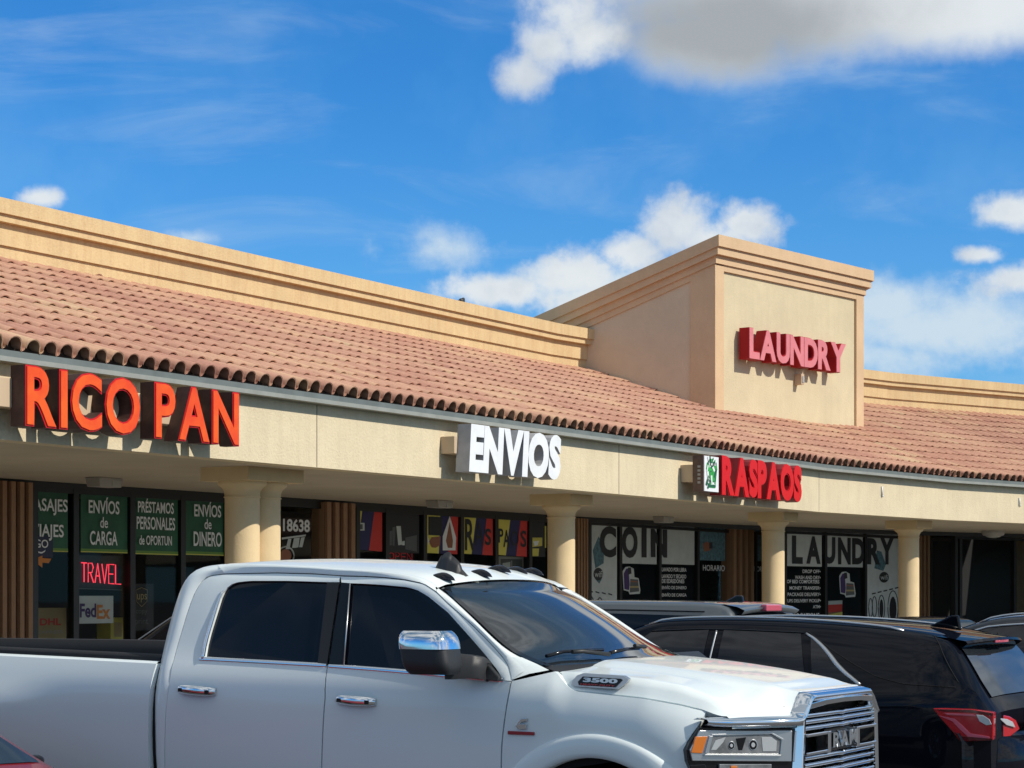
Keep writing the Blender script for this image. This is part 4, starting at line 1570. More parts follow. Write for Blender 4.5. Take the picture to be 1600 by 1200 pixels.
WP = M['white_car']
GAPM = 0.004
e_rd_rear = [sp(271, 1031), sp(264, 1070), sp(258, 1120), sp(257, 1165), sp(257, 1200)]
e_b = [sp(512, 1040), sp(508, 1090), sp(504, 1150), sp(502.5, 1200)]
e_fd_front = [sp(799, 1062), sp(797, 1075), sp(789, 1120), sp(784, 1160), sp(783, 1200)]
belt_pts = [sp(262, 1029), sp(320, 1032), sp(420, 1036.5), sp(512, 1042), sp(600, 1049.5), sp(700, 1057.5), sp(784, 1065), sp(802, 1068)]
fbelt = topline(belt_pts)
X_BED1 = sp(245, 1040).x
# dark inner body so that panel gaps read as gaps
mb = MB()
ix = [(-3.74, 0.5, 1.40), (X_BED1 - 0.05, 0.5, 1.40), (X_BED1 + 0.02, 0.5, 1.40), (1.0, 0.5, 1.30), (1.12, 0.9, 1.16), (1.9, 1.03, 1.08)]
for sgn in (-1, 1):
    rows = []
    for x, z0, z1 in ix:
        rows.append([Vector((x, sgn * (ys(z0 + (z1 - z0) * k / 8, x) - 0.04), z0 + (z1 - z0) * k / 8)) for k in range(9)])
    mb.grid(rows, M['gap'])
mb.done('inner_body', truck)

# bed --------------------------------------------------------------
e_bed = [sp(244, 1037), sp(237, 1062), sp(232, 1100), sp(231, 1150), sp(233, 1200)]
fb = edge(e_bed)
bed_top = topline([sp(-60, 1021.5), sp(0, 1024.5), sp(120, 1030.5), sp(245, 1037)])
YB = -3.92
def build_bed(mb, f):
    rows = []
    n = 30
    for j in range(19):
        v = j / 18
        row = []
        for i in range(n + 1):
            u = i / n
            x = YB + (fb(1.2) - YB) * u
            z = 0.52 + (bed_top(x) - 0.52) * v
            xr = fb(z)
            x = YB + (xr - YB) * u
            # rear wheel opening
            za = 0.0
            dx = x + 2.80
            if abs(dx) < 0.52:
                za = 0.46 + math.sqrt(0.52 ** 2 - dx * dx)
            zz = max(0.52, za)
            z = zz + (bed_top(x) - zz) * v
            y = -(ys(min(z, 1.32), 0) - 0.05 * max(0, (z - 1.30) / 0.15) ** 1.5)
            y -= 0.045 * math.exp(-((x + 2.80) / 0.75) ** 4) * max(0, min(1, (1.33 - z) / 0.14))
            row.append(Vector((x, y, z)))
        rows.append(row)
    mb.grid([[f(p) for p in r] for r in rows], WP)
    loop = [r[-1] for r in rows]
    mb.grid([[f(p) for p in loop], [f(p + Vector((0.0, 0.06, 0))) for p in loop]], WP, smooth=False)
    # top of the rail, rounded inwards
    t = rows[-1]
    mb.grid([[f(p) for p in t], [f(p + Vector((0, 0.02, 0.012))) for p in t], [f(p + Vector((0, 0.05, 0.012))) for p in t]], WP)
both(build_bed, 'bed_side')
def build_cap(mb, f):
    rows = []
    for k in range(9):
        x = YB + (X_BED1 - 0.02 - YB) * k / 8
        z = bed_top(x)
        y = -0.905
        rows.append([f(p) for p in (Vector((x, y, z + 0.0)), Vector((x, y - 0.008, z + 0.03)), Vector((x, y + 0.03, z + 0.05)), Vector((x, y + 0.09, z + 0.045)), Vector((x, y + 0.10, z - 0.02)), Vector((x, y + 0.10, z - 0.40)))])
    mb.grid(rows, M['liner'])
both(build_cap, 'bed_rail_cap')
mb = MB()
mb.face([(YB, -0.86, 1.0), (X_BED1, -0.86, 1.0), (X_BED1, 0.86, 1.0), (YB, 0.86, 1.0)], M['liner'])
mb.box(X_BED1 - 0.06, X_BED1 - 0.03, -0.9, 0.9, 1.0, 1.45, M['liner'])
mb.done('bed_floor', truck)
mb = MB()
mb.box(YB - 0.05, YB, -0.93, 0.93, 0.62, 1.46, WP)
tg = mb.done('tailgate', truck, bevel=0.015)
mb = MB()
mb.box(YB - 0.10, YB - 0.05, -0.12, 0.12, 1.15, 1.22, M['chrome'])
mb.done('handle', tg, bevel=0.008)
mb = MB()
mb.box(YB - 0.22, YB - 0.02, -0.98, 0.98, 0.50, 0.66, M['chrome'])
mb.done('bumper', truck, bevel=0.03)

# cab: rear pillar, doors -----------------------------------------
seam_rd = [sp(267, 1046, 0.003), sp(276, 1012), sp(284, 985), sp(293, 955), sp(302, 930), sp(311, 912), sp(321, 902), sp(335, 897.5), sp(352, 896)]
seam_top_r = [sp(352, 896), sp(432, 894.5), sp(490, 896), sp(532, 899)]
seam_top_f = [sp(532, 899), sp(570, 900), sp(600, 901.5), sp(632, 905), sp(662, 911), sp(682, 924), sp(700, 942), sp(720, 960), sp(740, 978), sp(758, 996), sp(775, 1014), sp(787, 1028), sp(795, 1041), sp(799, 1056), sp(799.5, 1062)]
sil = [Vector((sp(244, 1200).x + 0.01, -0.93, 0.5)), sp(244, 1200, 0.04), sp(241.5, 1100, 0.04), sp(244, 1072, 0.04), sp(249, 1045, 0.04), lp(259, 1000, -0.86), lp(268, 965, -0.83), lp(277, 935, -0.80), lp(286, 912, -0.77), lp(297, 897, -0.74), lp(310, 888.5, -0.71), lp(326, 884, -0.70), lp(348, 881.5, -0.70)]
def build_rear_pillar(mb, f):
    a = resample(smooth_path(sil, 1), 40)
    b = resample([Vector((sp(257, 1200).x, -0.95, 0.5))] + [sp(257, 1200), sp(257, 1165), sp(258, 1120), sp(264, 1070)] + seam_rd, 40)
    rows = []
    for k in range(40):
        p, q = a[k], b[k]
        r = []
        for j in range(7):
            u = j / 6
            w = p.lerp(q, u)
            w.y -= 0.022 * math.sin(u * math.pi) * 1.0
            r.append(w)
        rows.append(r)
    mb.grid([[f(p) for p in r] for r in rows], WP)
    e = [r[-1] - Vector((GAPM, 0, 0)) for r in rows]
    mb.grid([[f(r[-1]) for r in rows], [f(r[-1] + Vector((0.004, 0.03, -0.004))) for r in rows]], WP, smooth=False)
both(build_rear_pillar, 'rear_pillar')

# rear wall of the cab
mb = MB()
aR = resample(smooth_path(sil[3:], 1), 24)
rows = [[p, Vector((p.x + 0.0, p.y * 0.5, p.z)), Vector((p.x, 0, p.z)), Vector((p.x, -p.y * 0.5, p.z)), mir(p)] for p in aR]
mb.grid(rows, WP)
cw = mb.done('cab_rear_wall', truck)
mb = MB()
mb.box(sp(250, 1030).x - 0.045, sp(250, 1030).x + 0.08, -0.55, 0.55, 1.50, 1.80, M['cglass'])
mb.done('rear_window', cw)

def shifted(fn, d):
    return lambda z: fn(z) + d

def build_rear_door(mb, f):
    flank_panel(mb, f, shifted(edge(e_rd_rear), GAPM), shifted(edge(e_b), -GAPM), (lambda x: fbelt(x) + 0.007), 0.50, WP)
def build_front_door(mb, f):
    flank_panel(mb, f, shifted(edge(e_b), GAPM), shifted(edge(e_fd_front), -GAPM), (lambda x: fbelt(x) + 0.007), 0.50, WP)
rdoors = both(build_rear_door, 'door')
fdoors = both(build_front_door, 'door')

# door upper frames, glass, trims ----------------------------------
gl_r_in = [sp(319, 1046, 0.003), sp(320, 1029), sp(323, 1010), sp(328, 990), sp(335, 967), sp(345, 935), sp(351, 922), sp(360, 913.5), sp(372, 909.5), sp(392, 907.5), sp(450, 907.5), sp(511, 909.5), sp(530.5, 909.8)]
gl_f_in = [sp(533.5, 910), sp(541, 911), sp(570, 912), sp(600, 914), sp(637, 917.5), sp(652, 922), sp(668, 931), sp(700, 957), sp(735, 996), sp(760, 1025), sp(778, 1048), sp(786, 1063)]

def strip_between(mb, f, A, B, m, n=36, mid=0.006, lip=0.018):
    a = resample(A, n)
    b = resample(B, n)
    rows = []
    for k, (p, q) in enumerate(zip(a, b)):
        rows.append([p, p.lerp(q, 0.5) + Vector((0, -mid * min(1, max(0, k - 3) / 6), 0)), q])
    mb.grid([[f(p) for p in r] for r in rows], m)
    mb.grid([[f(r[0]) for r in rows], [f(r[0] + Vector((0, 0.03, 0))) for r in rows]], m, smooth=False)
    mb.grid([[f(r[2]) for r in rows], [f(r[2] + Vector((0, lip, 0))) for r in rows]], m, smooth=False)

def inset(path, d):
    """move a seam path slightly down/inwards so that a gap stays open"""
    c = Vector((0, 0, 0))
    for p in path:
        c += Vector(p)
    c /= len(path)
    out = []
    for p in path:
        v = (c - p)
        v.y = 0
        v.normalize()
        out.append(Vector(p) + v * d)
    return out

def build_rear_frame(mb, f):
    outer = seam_rd[:] + seam_top_r[1:]
    outer = [p + Vector((0.005 if k < 6 else 0.0, 0, -0.005 if k >= 5 else 0)) for k, p in enumerate(outer)]
    strip_between(mb, f, outer, gl_r_in, WP)
    # lower corner beside the glass
for o, d in zip(both(build_rear_frame, 'door_frame'), rdoors):
    o.parent = d
def build_front_frame(mb, f):
    outer = [p + Vector((0, 0, -0.006)) for p in seam_top_f]
    strip_between(mb, f, outer, gl_f_in, WP, 48)
for o, d in zip(both(build_front_frame, 'door_frame'), fdoors):
    o.parent = d

def build_glass_r(mb, f):
    g = [p + Vector((0, 0.016, 0)) for p in gl_r_in[1:-1]] + [sp(496, 1038, 0.016), sp(400, 1033, 0.016)]
    mb.face([f(p) for p in g], M['cglass'])
for o, d in zip(both(build_glass_r, 'window'), rdoors):
    o.parent = d
def build_glass_f(mb, f):
    g = [p + Vector((0, 0.016, 0)) for p in gl_f_in[1:]] + [sp(700, 1056.5, 0.016), sp(610, 1048, 0.016), sp(532, 1041, 0.016)]
    mb.face([f(p) for p in g], M['cglass'])
for o, d in zip(both(build_glass_f, 'window'), fdoors):
    o.parent = d
def build_bpillar(mb, f):
    mb.grid([[f(p) for p in (sp(511, 909.5, -0.003), sp(496, 1038, -0.003))], [f(p) for p in (sp(530, 909.5, -0.006), sp(510.5, 1040, -0.006))]], M['gloss'])
    mb.grid([[f(p) for p in (sp(533, 910, -0.006), sp(513.5, 1040, -0.006))], [f(p) for p in (sp(546, 911, -0.003), sp(536, 1041.5, -0.003))]], M['gloss'])
    mb.tube([f(sp(547, 912, -0.004)), f(sp(537, 1041, -0.004))], 0.004, M['satin'], 6)
both(build_bpillar, 'pillar_trim')
def build_belt(mb, f):
    a = [sp(x, y, -0.002) for x, y in ((312, 1029), (420, 1034.5), (510.5, 1039.5))]
    b = [sp(x, y, -0.002) for x, y in ((514, 1040), (600, 1046.5), (700, 1055), (786, 1062.5))]
    for q in (a, b):
        q = resample(q, 12)
        up = [p + Vector((0, 0.008, 0.011)) for p in q]
        md = [p + Vector((0, -0.008, 0.004)) for p in q]
        lo = [p + Vector((0, -0.004, -0.010)) for p in q]
        mb.grid([[f(p) for p in up], [f(p) for p in md], [f(p) for p in lo]], M['chrome'])
    # chrome edge rising at the rear of the back window
    q = [p + Vector((-0.010, -0.006, -0.003)) for p in gl_r_in[1:7]]
    mb.tube([f(p) for p in resample(smooth_path(q, 1), 16)], [0.010] * 8 + [0.010 - 0.001 * k for k in range(8)], M['chrome'], 6)
both(build_belt, 'belt_trim')

def handle_parts(door, s, x0, y0, x1, y1):
    a, b = sp(x0, y0), sp(x1, y1)
    f = mir if s else (lambda p: Vector(p))
    L = (b - a).length
    mb = MB()
    rows = []
    n = 14
    for k in range(n + 1):
        u = k / n
        c = a.lerp(b, u)
        bow = 0.034 * math.sin(math.pi * min(1, max(0, u))) ** 0.45 + 0.006
        h = 0.026 * (0.72 + 0.28 * math.sin(math.pi * u) ** 0.5)
        rows.append([f(c + Vector((0, 0.01, h * 0.9))), f(c + Vector((0, -bow, h))), f(c + Vector((0, -bow - 0.010, 0.3 * h))), f(c + Vector((0, -bow - 0.008, -0.4 * h))), f(c + Vector((0, -bow + 0.004, -h))), f(c + Vector((0, 0.01, -h * 0.9)))])
    mb.grid(rows, M['chrome'])
    for r in (rows[0], rows[-1]):
        mb.face(r, M['chrome'])
    h = mb.done('handle', door)
    mb = MB()
    for u in (0.16, 0.86):
        c = a.lerp(b, u) + Vector((0, -0.046 if u > .5 else -0.045, -0.002))
        mb.prism([f(c + Vector((dx, 0, dz))) for dx, dz in ((-.012, -.010), (.012, -.010), (.012, .010), (-.012, .010))], f(Vector((0, 0.006, 0))), M['gloss'])
    mb.done('lock', h)
for s in (0, 1):
    handle_parts(rdoors[s], s, 279, 1076, 338, 1081)
    handle_parts(fdoors[s], s, 526, 1092, 588, 1097)

# roof --------------------------------------------------------------
ditch = [lp(348, 881.5, -0.70), lp(390, 880.5, -0.715), lp(432, 882, -0.72), lp(490, 885, -0.725), lp(532, 888, -0.73), lp(570, 890, -0.73), lp(600, 892.5, -0.73), lp(632, 896.5, -0.725), lp(657, 901.5, -0.715), lp(672, 907.5, -0.71), lp(684, 915.5, -0.705)]
def build_rail(mb, f):
    A = [seam_rd[-1]] + seam_top_r[1:] + seam_top_f[1:6]
    strip_a = resample(A, 34)
    strip_b = resample([lp(340, 883, -0.71)] + ditch, 34)
    rows = []
    for p, q in zip(strip_a, strip_b):
        rows.append([p, p.lerp(q, 0.5) + Vector((0, -0.018, 0.008)), q])
    mb.grid([[f(p) for p in r] for r in rows], WP)
    mb.grid([[f(r[0]) for r in rows], [f(r[0] + Vector((0, 0.035, 0.0))) for r in rows]], WP, smooth=False)
both(build_rail, 'roof_rail')
mb = MB()
dd = resample(ditch, 26)
rows = []
for k, p in enumerate(dd):
    row = []
    u = k / 25
    hgt = 0.052 * math.sin(math.pi * min(1.0, 0.12 + 0.62 * u + 0.0)) + 0.0
    for j in range(25):
        t = -1 + 2 * j / 24
        bow = 0.10 * (1 - t * t) * (u ** 3)
        row.append(Vector((p.x + bow, t * abs(p.y), p.z + hgt * (1 - abs(t) ** 2.6) - 0.010 * max(0, 1 - (1 - abs(t)) / 0.06))))
    rows.append(row)
mb.grid(rows, WP)
roof = mb.done('roof', truck)
ROOF_FRONT = rows[-1]
def roof_z(x, y):
    # nearest roof row
    best = min(rows, key=lambda r: abs(r[12 + int(12 * max(-1, min(1, y / 0.71)))].x - x))
    j = min(24, max(0, int(round(12 + 12 * y / 0.71))))
    return best[j].z

# windscreen and A pillars --------------------------------------------
wsR = [ROOF_FRONT[0].copy(), sp(699, 929, 0.055), sp(722, 950, 0.045), sp(745, 972, 0.035), sp(768, 995, 0.03), sp(790, 1014, 0.03), sp(812, 1027, 0.035), sp(838, 1037, 0.05), sp(850, 1042, 0.06)]
def build_apillar(mb, f):
    A = resample(seam_top_f[5:], 30)
    B = resample(smooth_path(wsR[:-1], 1), 30)
    rows = []
    for k, (p, q) in enumerate(zip(A, B)):
        rows.append([p, p.lerp(q, 0.33) + Vector((0.010, -0.016, 0.004)), p.lerp(q, 0.66) + Vector((0.012, -0.010, 0.004)), q])
    mb.grid([[f(p) for p in r] for r in rows], WP)
    mb.grid([[f(r[0]) for r in rows], [f(r[0] + Vector((0, 0.035, 0.0))) for r in rows]], WP, smooth=False)
both(build_apillar, 'windscreen_pillar')
mb = MB()
wr = resample(smooth_path(wsR, 1), 22)
rows2 = []
for k, p in enumerate(wr):
    row = []
    u = k / 21
    for j in range(25):
        t = -1 + 2 * j / 24
        bow = (0.10 + 0.13 * u) * (1 - t * t)
        row.append(Vector((p.x + bow, t * abs(p.y), p.z + 0.0 + 0.012 * (1 - t * t))))
    rows2.append(row)
# top row follows the roof edge
rows2[0] = [q + Vector((0.004, 0, -0.012)) for q in ROOF_FRONT]
mb.grid(rows2, M['wglass'])
wsn = mb.done('windscreen', truck)
mb = MB()
for yside in (0, 24):
    q = [r[yside] + Vector((0.012, 0, 0.006)) for r in rows2]
    q2 = [r[1 if yside == 0 else 23].lerp(r[yside], 0.55) + Vector((0.008, 0, 0.008)) for r in rows2]
    mb.grid([q, q2], M['gloss'])
mb.done('rubber_edge', wsn)
# cowl and wipers
mb = MB()
base = rows2[-1]
mb.grid([[p + Vector((-0.01, 0, 0.004)) for p in base], [p + Vector((0.10, 0, -0.035)) for p in base], [p + Vector((0.16, 0, -0.10)) for p in base]], M['bplastic'])
mb.done('cowl', truck)
def on_glass(x, y, off=0.03):
    best, bq = 1e9, None
    for i in range(len(rows2)):
        for j in range(25):
            p = rows2[i][j]
            w = TR_C + TRF * p.x + TRL * p.y + Vector((0, 0, p.z)) - EYE
            d = (CXP + FPX * w.x / w.y - x) ** 2 + (YHP - FPX * w.z / w.y - y) ** 2
            if d < best:
                best, bq = d, p
    return bq + Vector((0.62, 0, 0.78)) * off
def wiper(pts, blade):
    mb = MB()
    mb.tube(pts, 0.012, M['bplastic'], 6)
    w = mb.done('wiper', truck)
    mb = MB()
    mb.tube(blade, 0.010, M['gloss'], 6)
    mb.done('blade', w)
wiper([on_glass(948, 1031, .04), on_glass(905, 1033, .05), on_glass(885, 1033, .05)], [on_glass(844, 1034, .03), on_glass(875, 1029, .035), on_glass(905, 1024.5, .035), on_glass(940, 1022.5, .035)])
wiper([on_glass(1000, 1018, .04), on_glass(985, 1020, .05)], [on_glass(945, 1026, .03), on_glass(968, 1021, .03), on_glass(993, 1016.5, .03)])

# roof lights and antenna --------------------------------------------
def teardrop(x, y, z, L, W, H, m, name, slope):
    mb = MB()
    rws = []
    for k in range(13):
        u = k / 12
        w = W * (math.sin(math.pi * u ** 0.75)) ** 0.6 if 0 < u < 1 else 0
        h = H * (math.sin(math.pi * u ** 1.3)) ** 0.7 if 0 < u < 1 else 0
        rws.append([Vector((x - L / 2 + L * u, y + w * math.cos(a), z + h * math.sin(a) - slope * (L * u - L / 2))) for a in [math.pi * q / 8 for q in range(9)]])
    mb.grid(rws, m)
    return mb.done(name, truck)
for yy, px, py in ((-0.60, 692, 897), (-0.28, 750, 895), (0.0, 780, 895.5), (0.28, 806, 897), (0.56, 831, 899.5)):
    q = lp(px, py, yy)
    L = 0.155
    teardrop(q.x, yy, roof_z(q.x, yy) - 0.004, L, 0.036, 0.034, M['gloss'], 'clearance_light', 0.16)
q0, q1, q2, q3 = lp(689, 887, -0.42), lp(708, 874.5, -0.42), lp(722, 877.5, -0.42), lp(746, 904, -0.42)
mb = MB()
rws = []
for k in range(25):
    u = k / 24
    x = q0.x - 0.03 + (q3.x - q0.x - 0.03) * u
    hh = sinterp([(0, 0.0), (0.10, 0.045), (0.25, 0.083), (0.40, 0.094), (0.60, 0.074), (0.82, 0.034), (1, 0.0)], u)
    wid = 0.042 * math.sin(math.pi * (0.06 + 0.88 * u)) ** 0.5
    bz = roof_z(x, -0.42) - 0.012
    rws.append([Vector((x, -0.42 - wid, bz)), Vector((x, -0.42 - wid * 0.6, bz + 0.6 * (hh + 0.012))), Vector((x, -0.42, bz + hh + 0.012)), Vector((x, -0.42 + wid * 0.6, bz + 0.6 * (hh + 0.012))), Vector((x, -0.42 + wid, bz))])
mb.grid(rws, M['bplastic'])
mb.done('antenna_fin', truck)

# front fenders ---------------------------------------------------------
seam_hood = [sp(858, 1046, 0.045), sp(868, 1060, 0.04), sp(878, 1071, 0.035), sp(890, 1077.5, 0.035), sp(930, 1082, 0.035), sp(1000, 1089, 0.045), sp(1060, 1099.5, 0.065), sp(1110, 1110.5, 0.09), sp(1130, 1115.5, 0.105), sp(1141, 1121, 0.115)]
hood_x = [(p.x, p.z) for p in seam_hood]
AX, AZ, AR = 1.50, 0.50, 0.515
fx0 = edge(e_fd_front)
X_F1 = 2.06
def fend_top(x):
    q = sorted(hood_x)
    return interp(q, x)
fr_edge = [sp(1098, 1122, 0.03), sp(1090, 1132, 0.01), sp(1080, 1148), sp(1070.5, 1165), sp(1072, 1182), sp(1078, 1200)]
ffr = edge(fr_edge)
FT0 = sp(799.5, 1062)
def build_fender(mb, f):
    rows = []
    nx, nz = 48, 14
    for j in range(nz + 1):
        v = j / nz
        row = []
        for i in range(nx + 1):
            u = i / nx
            # x from the door seam to the lamp edge, top follows pillar foot and bonnet seam
            x0 = fx0(0.9) + GAPM
            x = x0 + (2.05 - x0) * u
            if x < seam_hood[0].x:
                top = interp([(x0, FT0.z), (seam_hood[0].x, seam_hood[0].z)], x)
                offt = 0.045 * max(0, (x - x0) / (seam_hood[0].x - x0))
            else:
                top = fend_top(x)
                offt = interp([(1.26, 0.045), (1.36, 0.035), (1.75, 0.045), (2.0, 0.075), (2.10, 0.10)], x)
            lo = 0.55
            dx = x - AX
            if abs(dx) < AR:
                lo = max(lo, AZ + math.sqrt(AR * AR - dx * dx))
            z = lo + (top - 0.008 - lo) * v
            xa = fx0(z) + GAPM
            xb = ffr(z) - 0.004
            xx = xa + (xb - xa) * u
            tv = max(0.0, 1 - (top - z) / 0.20)
            y = -ys(z, xx) + offt * tv * tv
            row.append(Vector((xx, y, z)))
        rows.append(row)
    mb.grid([[f(p) for p in r] for r in rows], WP)
    for e in ([r[0] for r in rows], [r[-1] for r in rows], rows[0], rows[-1]):
        mb.grid([[f(p) for p in e], [f(p + Vector((0, 0.04, -0.002))) for p in e]], WP, smooth=False)
fenders = both(build_fender, 'fender')
# pillar foot between fender and windscreen
def build_foot(mb, f):
    a = [sp(799.5, 1050), sp(806, 1038), sp(820, 1033), sp(838, 1037)]
    A = resample([sp(799.5, 1062), sp(797, 1042), sp(790, 1031)], 10)
    B = resample([sp(858, 1047, 0.045), sp(850, 1043, 0.055), sp(838, 1037, 0.047), sp(815, 1027, 0.034)], 10)
    rows = [[p, p.lerp(q, .5) + Vector((0, -0.012, 0.006)), q] for p, q in zip(A, B)]
    mb.grid([[f(p) for p in r] for r in rows], WP)
both(build_foot, 'pillar_foot')
def build_flare(mb, f):
    n = 48
    rows = []
    for k in range(n + 1):
        a = math.pi * (0.02 + 0.96 * k / n)
        r = []
        for dr, dy in ((0.115, 0.0), (0.105, 0.016), (0.085, 0.024), (0.02, 0.026), (-0.008, 0.022), (-0.012, -0.06)):
            x = AX - math.cos(a) * (AR + dr)
            z = AZ + math.sin(a) * (AR + dr) * 0.985
            r.append(Vector((x, -ys(min(max(z, 0.6), 1.25), x) - dy, z)))
        rows.append(r)
    mb.grid([[f(p) for p in r] for r in rows], WP)
for o, d in zip(both(build_flare, 'wheel_flare'), fenders):
    o.parent = d
mb = MB()
for yy in (-0.62, 0.62):
    rws = []
    for k in range(25):
        a = math.pi * k / 24
        rws.append([Vector((AX - math.cos(a) * 0.56, yy - 0.30, AZ + 0.56 * math.sin(a))), Vector((AX - math.cos(a) * 0.56, yy + 0.30, AZ + 0.56 * math.sin(a)))])
    mb.grid(rws, M['gap'])
mb.done('wheel_well', truck)

# bonnet ------------------------------------------------------------------
HW = 0.86
def hood_w(x):
    return interp([(1.2, 0.925), (1.36, 0.952), (1.75, 0.935), (2.0, 0.895), (2.15, 0.872), (2.4, 0.845)], x)
def hood_zs(x):
    return interp(sorted(hood_x), x)
HZC = [(1.15, 1.462), (1.30, 1.470), (1.55, 1.452), (1.9, 1.412), (2.2, 1.365), (2.36, 1.330), (2.42, 1.305)]
def hood_front(t):
    t = abs(t)
    return 2.44 - 0.36 * max(0, (t * 0.845 - 0.56) / 0.42) ** 1.35 - 0.072
def hood_back(t):
    t = abs(t)
    return 1.335 - 0.10 * t ** 3
def hood_pt(u, t):
    x = hood_back(t) + (hood_front(t) - hood_back(t)) * u
    zs = hood_zs(min(x, seam_hood[-1].x)) if abs(t) > 0.999 else None
    zc = sinterp(HZC, x)
    seam = hood_zs(min(max(x, seam_hood[3].x), seam_hood[-1].x))
    sh = seam + 0.085 * (1 - max(0, (x - 1.9) / 0.35) * 0.55 if x > 1.9 else 1)
    a = abs(t)
    lead = max(0, (u - 0.86) / 0.14)           # nose: outer thirds roll down to the lamps
    bul = 1 - min(1, max(0, (a - 0.50) / 0.18))
    bul = bul * bul * (3 - 2 * bul)
    outer = sh + (zc - 0.028 - sh) * (1 - min(1, max(0, (a - 0.60) / 0.34))) ** 1.2
    z = zc - 0.018 * a * a if a < 0.60 else outer
    if a >= 0.5:
        inn = zc - 0.018 * a * a
        z = inn * bul + outer * (1 - bul) if a < 0.68 else outer
    if a > 0.94:
        k = (a - 0.94) / 0.06
        z = sh + (seam - sh) * k ** 1.3
    zt = 1.208 + 0.110 * bul + 0.006
    kk = lead ** 1.4
    z = z * (1 - kk) + zt * kk
    return Vector((x, t * hood_w(x), z))
mb = MB()
ts = []
n = 72
for j in range(n + 1):
    ts.append(-1 + 2 * j / n)
ts = sorted(set(ts + [-.97, .97, -.985, .985]))
rows3 = [[hood_pt(k / 40, t) for t in ts] for k in range(41)]
mb.grid(rows3, WP)
nose = rows3[-1]
mb.grid([nose, [p + Vector((0.022, 0, -0.016)) for p in nose], [p + Vector((0.03, 0, -0.06)) for p in nose]], WP, smooth=False)
for e in ([r[0] for r in rows3], [r[-1] for r in rows3]):
    mb.grid([e, [p + Vector((0, -p.y * 0.03, -0.03)) for p in e]], WP, smooth=False)
hood = mb.done('bonnet', truck)

# badge on the bonnet side
def badge_pt(x, y, o=0.0):
    q = lp(x, y, -0.945)
    q.y -= o
    # lean with the bonnet side
    q.y += (q.z - 1.335) * 0.42
    return q
mb = MB()
hexo = [(893, 1064), (899, 1055.5), (908, 1052), (972, 1056), (981, 1061), (979, 1066), (966, 1077), (900, 1073), (893.5, 1070)]
mb.prism([badge_pt(*p, o=0.012) for p in hexo], Vector((0, 0.03, 0)), M['satin'])
bd = mb.done('badge', hood, bevel=0.003)
mb = MB()
hexi = [(903, 1065), (909, 1057), (969, 1060.5), (972, 1062.5), (963, 1073.5), (905, 1070)]
mb.prism([badge_pt(*p, o=0.015) for p in hexi], Vector((0, 0.012, 0)), M['gloss'])
mb.done('badge_field', bd)
def flank_text(mb, s, pfun, x0, x1, yt0, yb0, yt1, yb1, m, bold, o):
    me, a, b, c, d = text_mesh(s, bold, 0.0)
    vs = []
    for v in me.vertices:
        u = (v.co.x - a) / (b - a)
        w = (v.co.y - c) / (d - c)
        x = x0 + (x1 - x0) * u
        yt = yt0 + (yt1 - yt0) * u
        yb = yb0 + (yb1 - yb0) * u
        vs.append(mb.bm.verts.new(pfun(x, yb + (yt - yb) * w, o)))
    for p in me.polygons:
        try:
            fc = mb.bm.faces.new([vs[k] for k in p.vertices])
            fc.material_index = mb.mi(m)
        except ValueError:
            pass
mb = MB()
flank_text(mb, '3500', badge_pt, 911, 965, 1058.5, 1065.5, 1061, 1068, M['chrome'], 0.05, 0.018)
mb.done('badge_number', bd)
mb = MB()
flank_text(mb, 'HEAVY DUTY', badge_pt, 908, 962, 1067.5, 1070, 1070.5, 1073, M['badge_red'], 0.03, 0.018)
mb.done('badge_lettering', bd)

# engine emblem on the right fender
fd = fenders[0]
def fpt(x, y, o=0.0):
    return sp(x, y, -0.004 - o)
mb = MB()
for poly in ([(805, 1134), (809, 1127), (815, 1123), (823, 1122.5), (822.5, 1127), (815, 1128), (812, 1131), (822, 1131), (822, 1139), (810, 1139.5)], ):
    mb.prism([fpt(*p, o=0.008) for p in poly], Vector((0, 0.02, 0)), M['chrome'])
em = mb.done('emblem', fd, bevel=0.002)
mb = MB()
mb.prism([fpt(*p, o=0.006) for p in ((793, 1142), (834, 1144), (834, 1149), (793, 1147.5))], Vector((0, 0.02, 0)), M['badge_red'])
mb.done('emblem_bar', em, bevel=0.002)

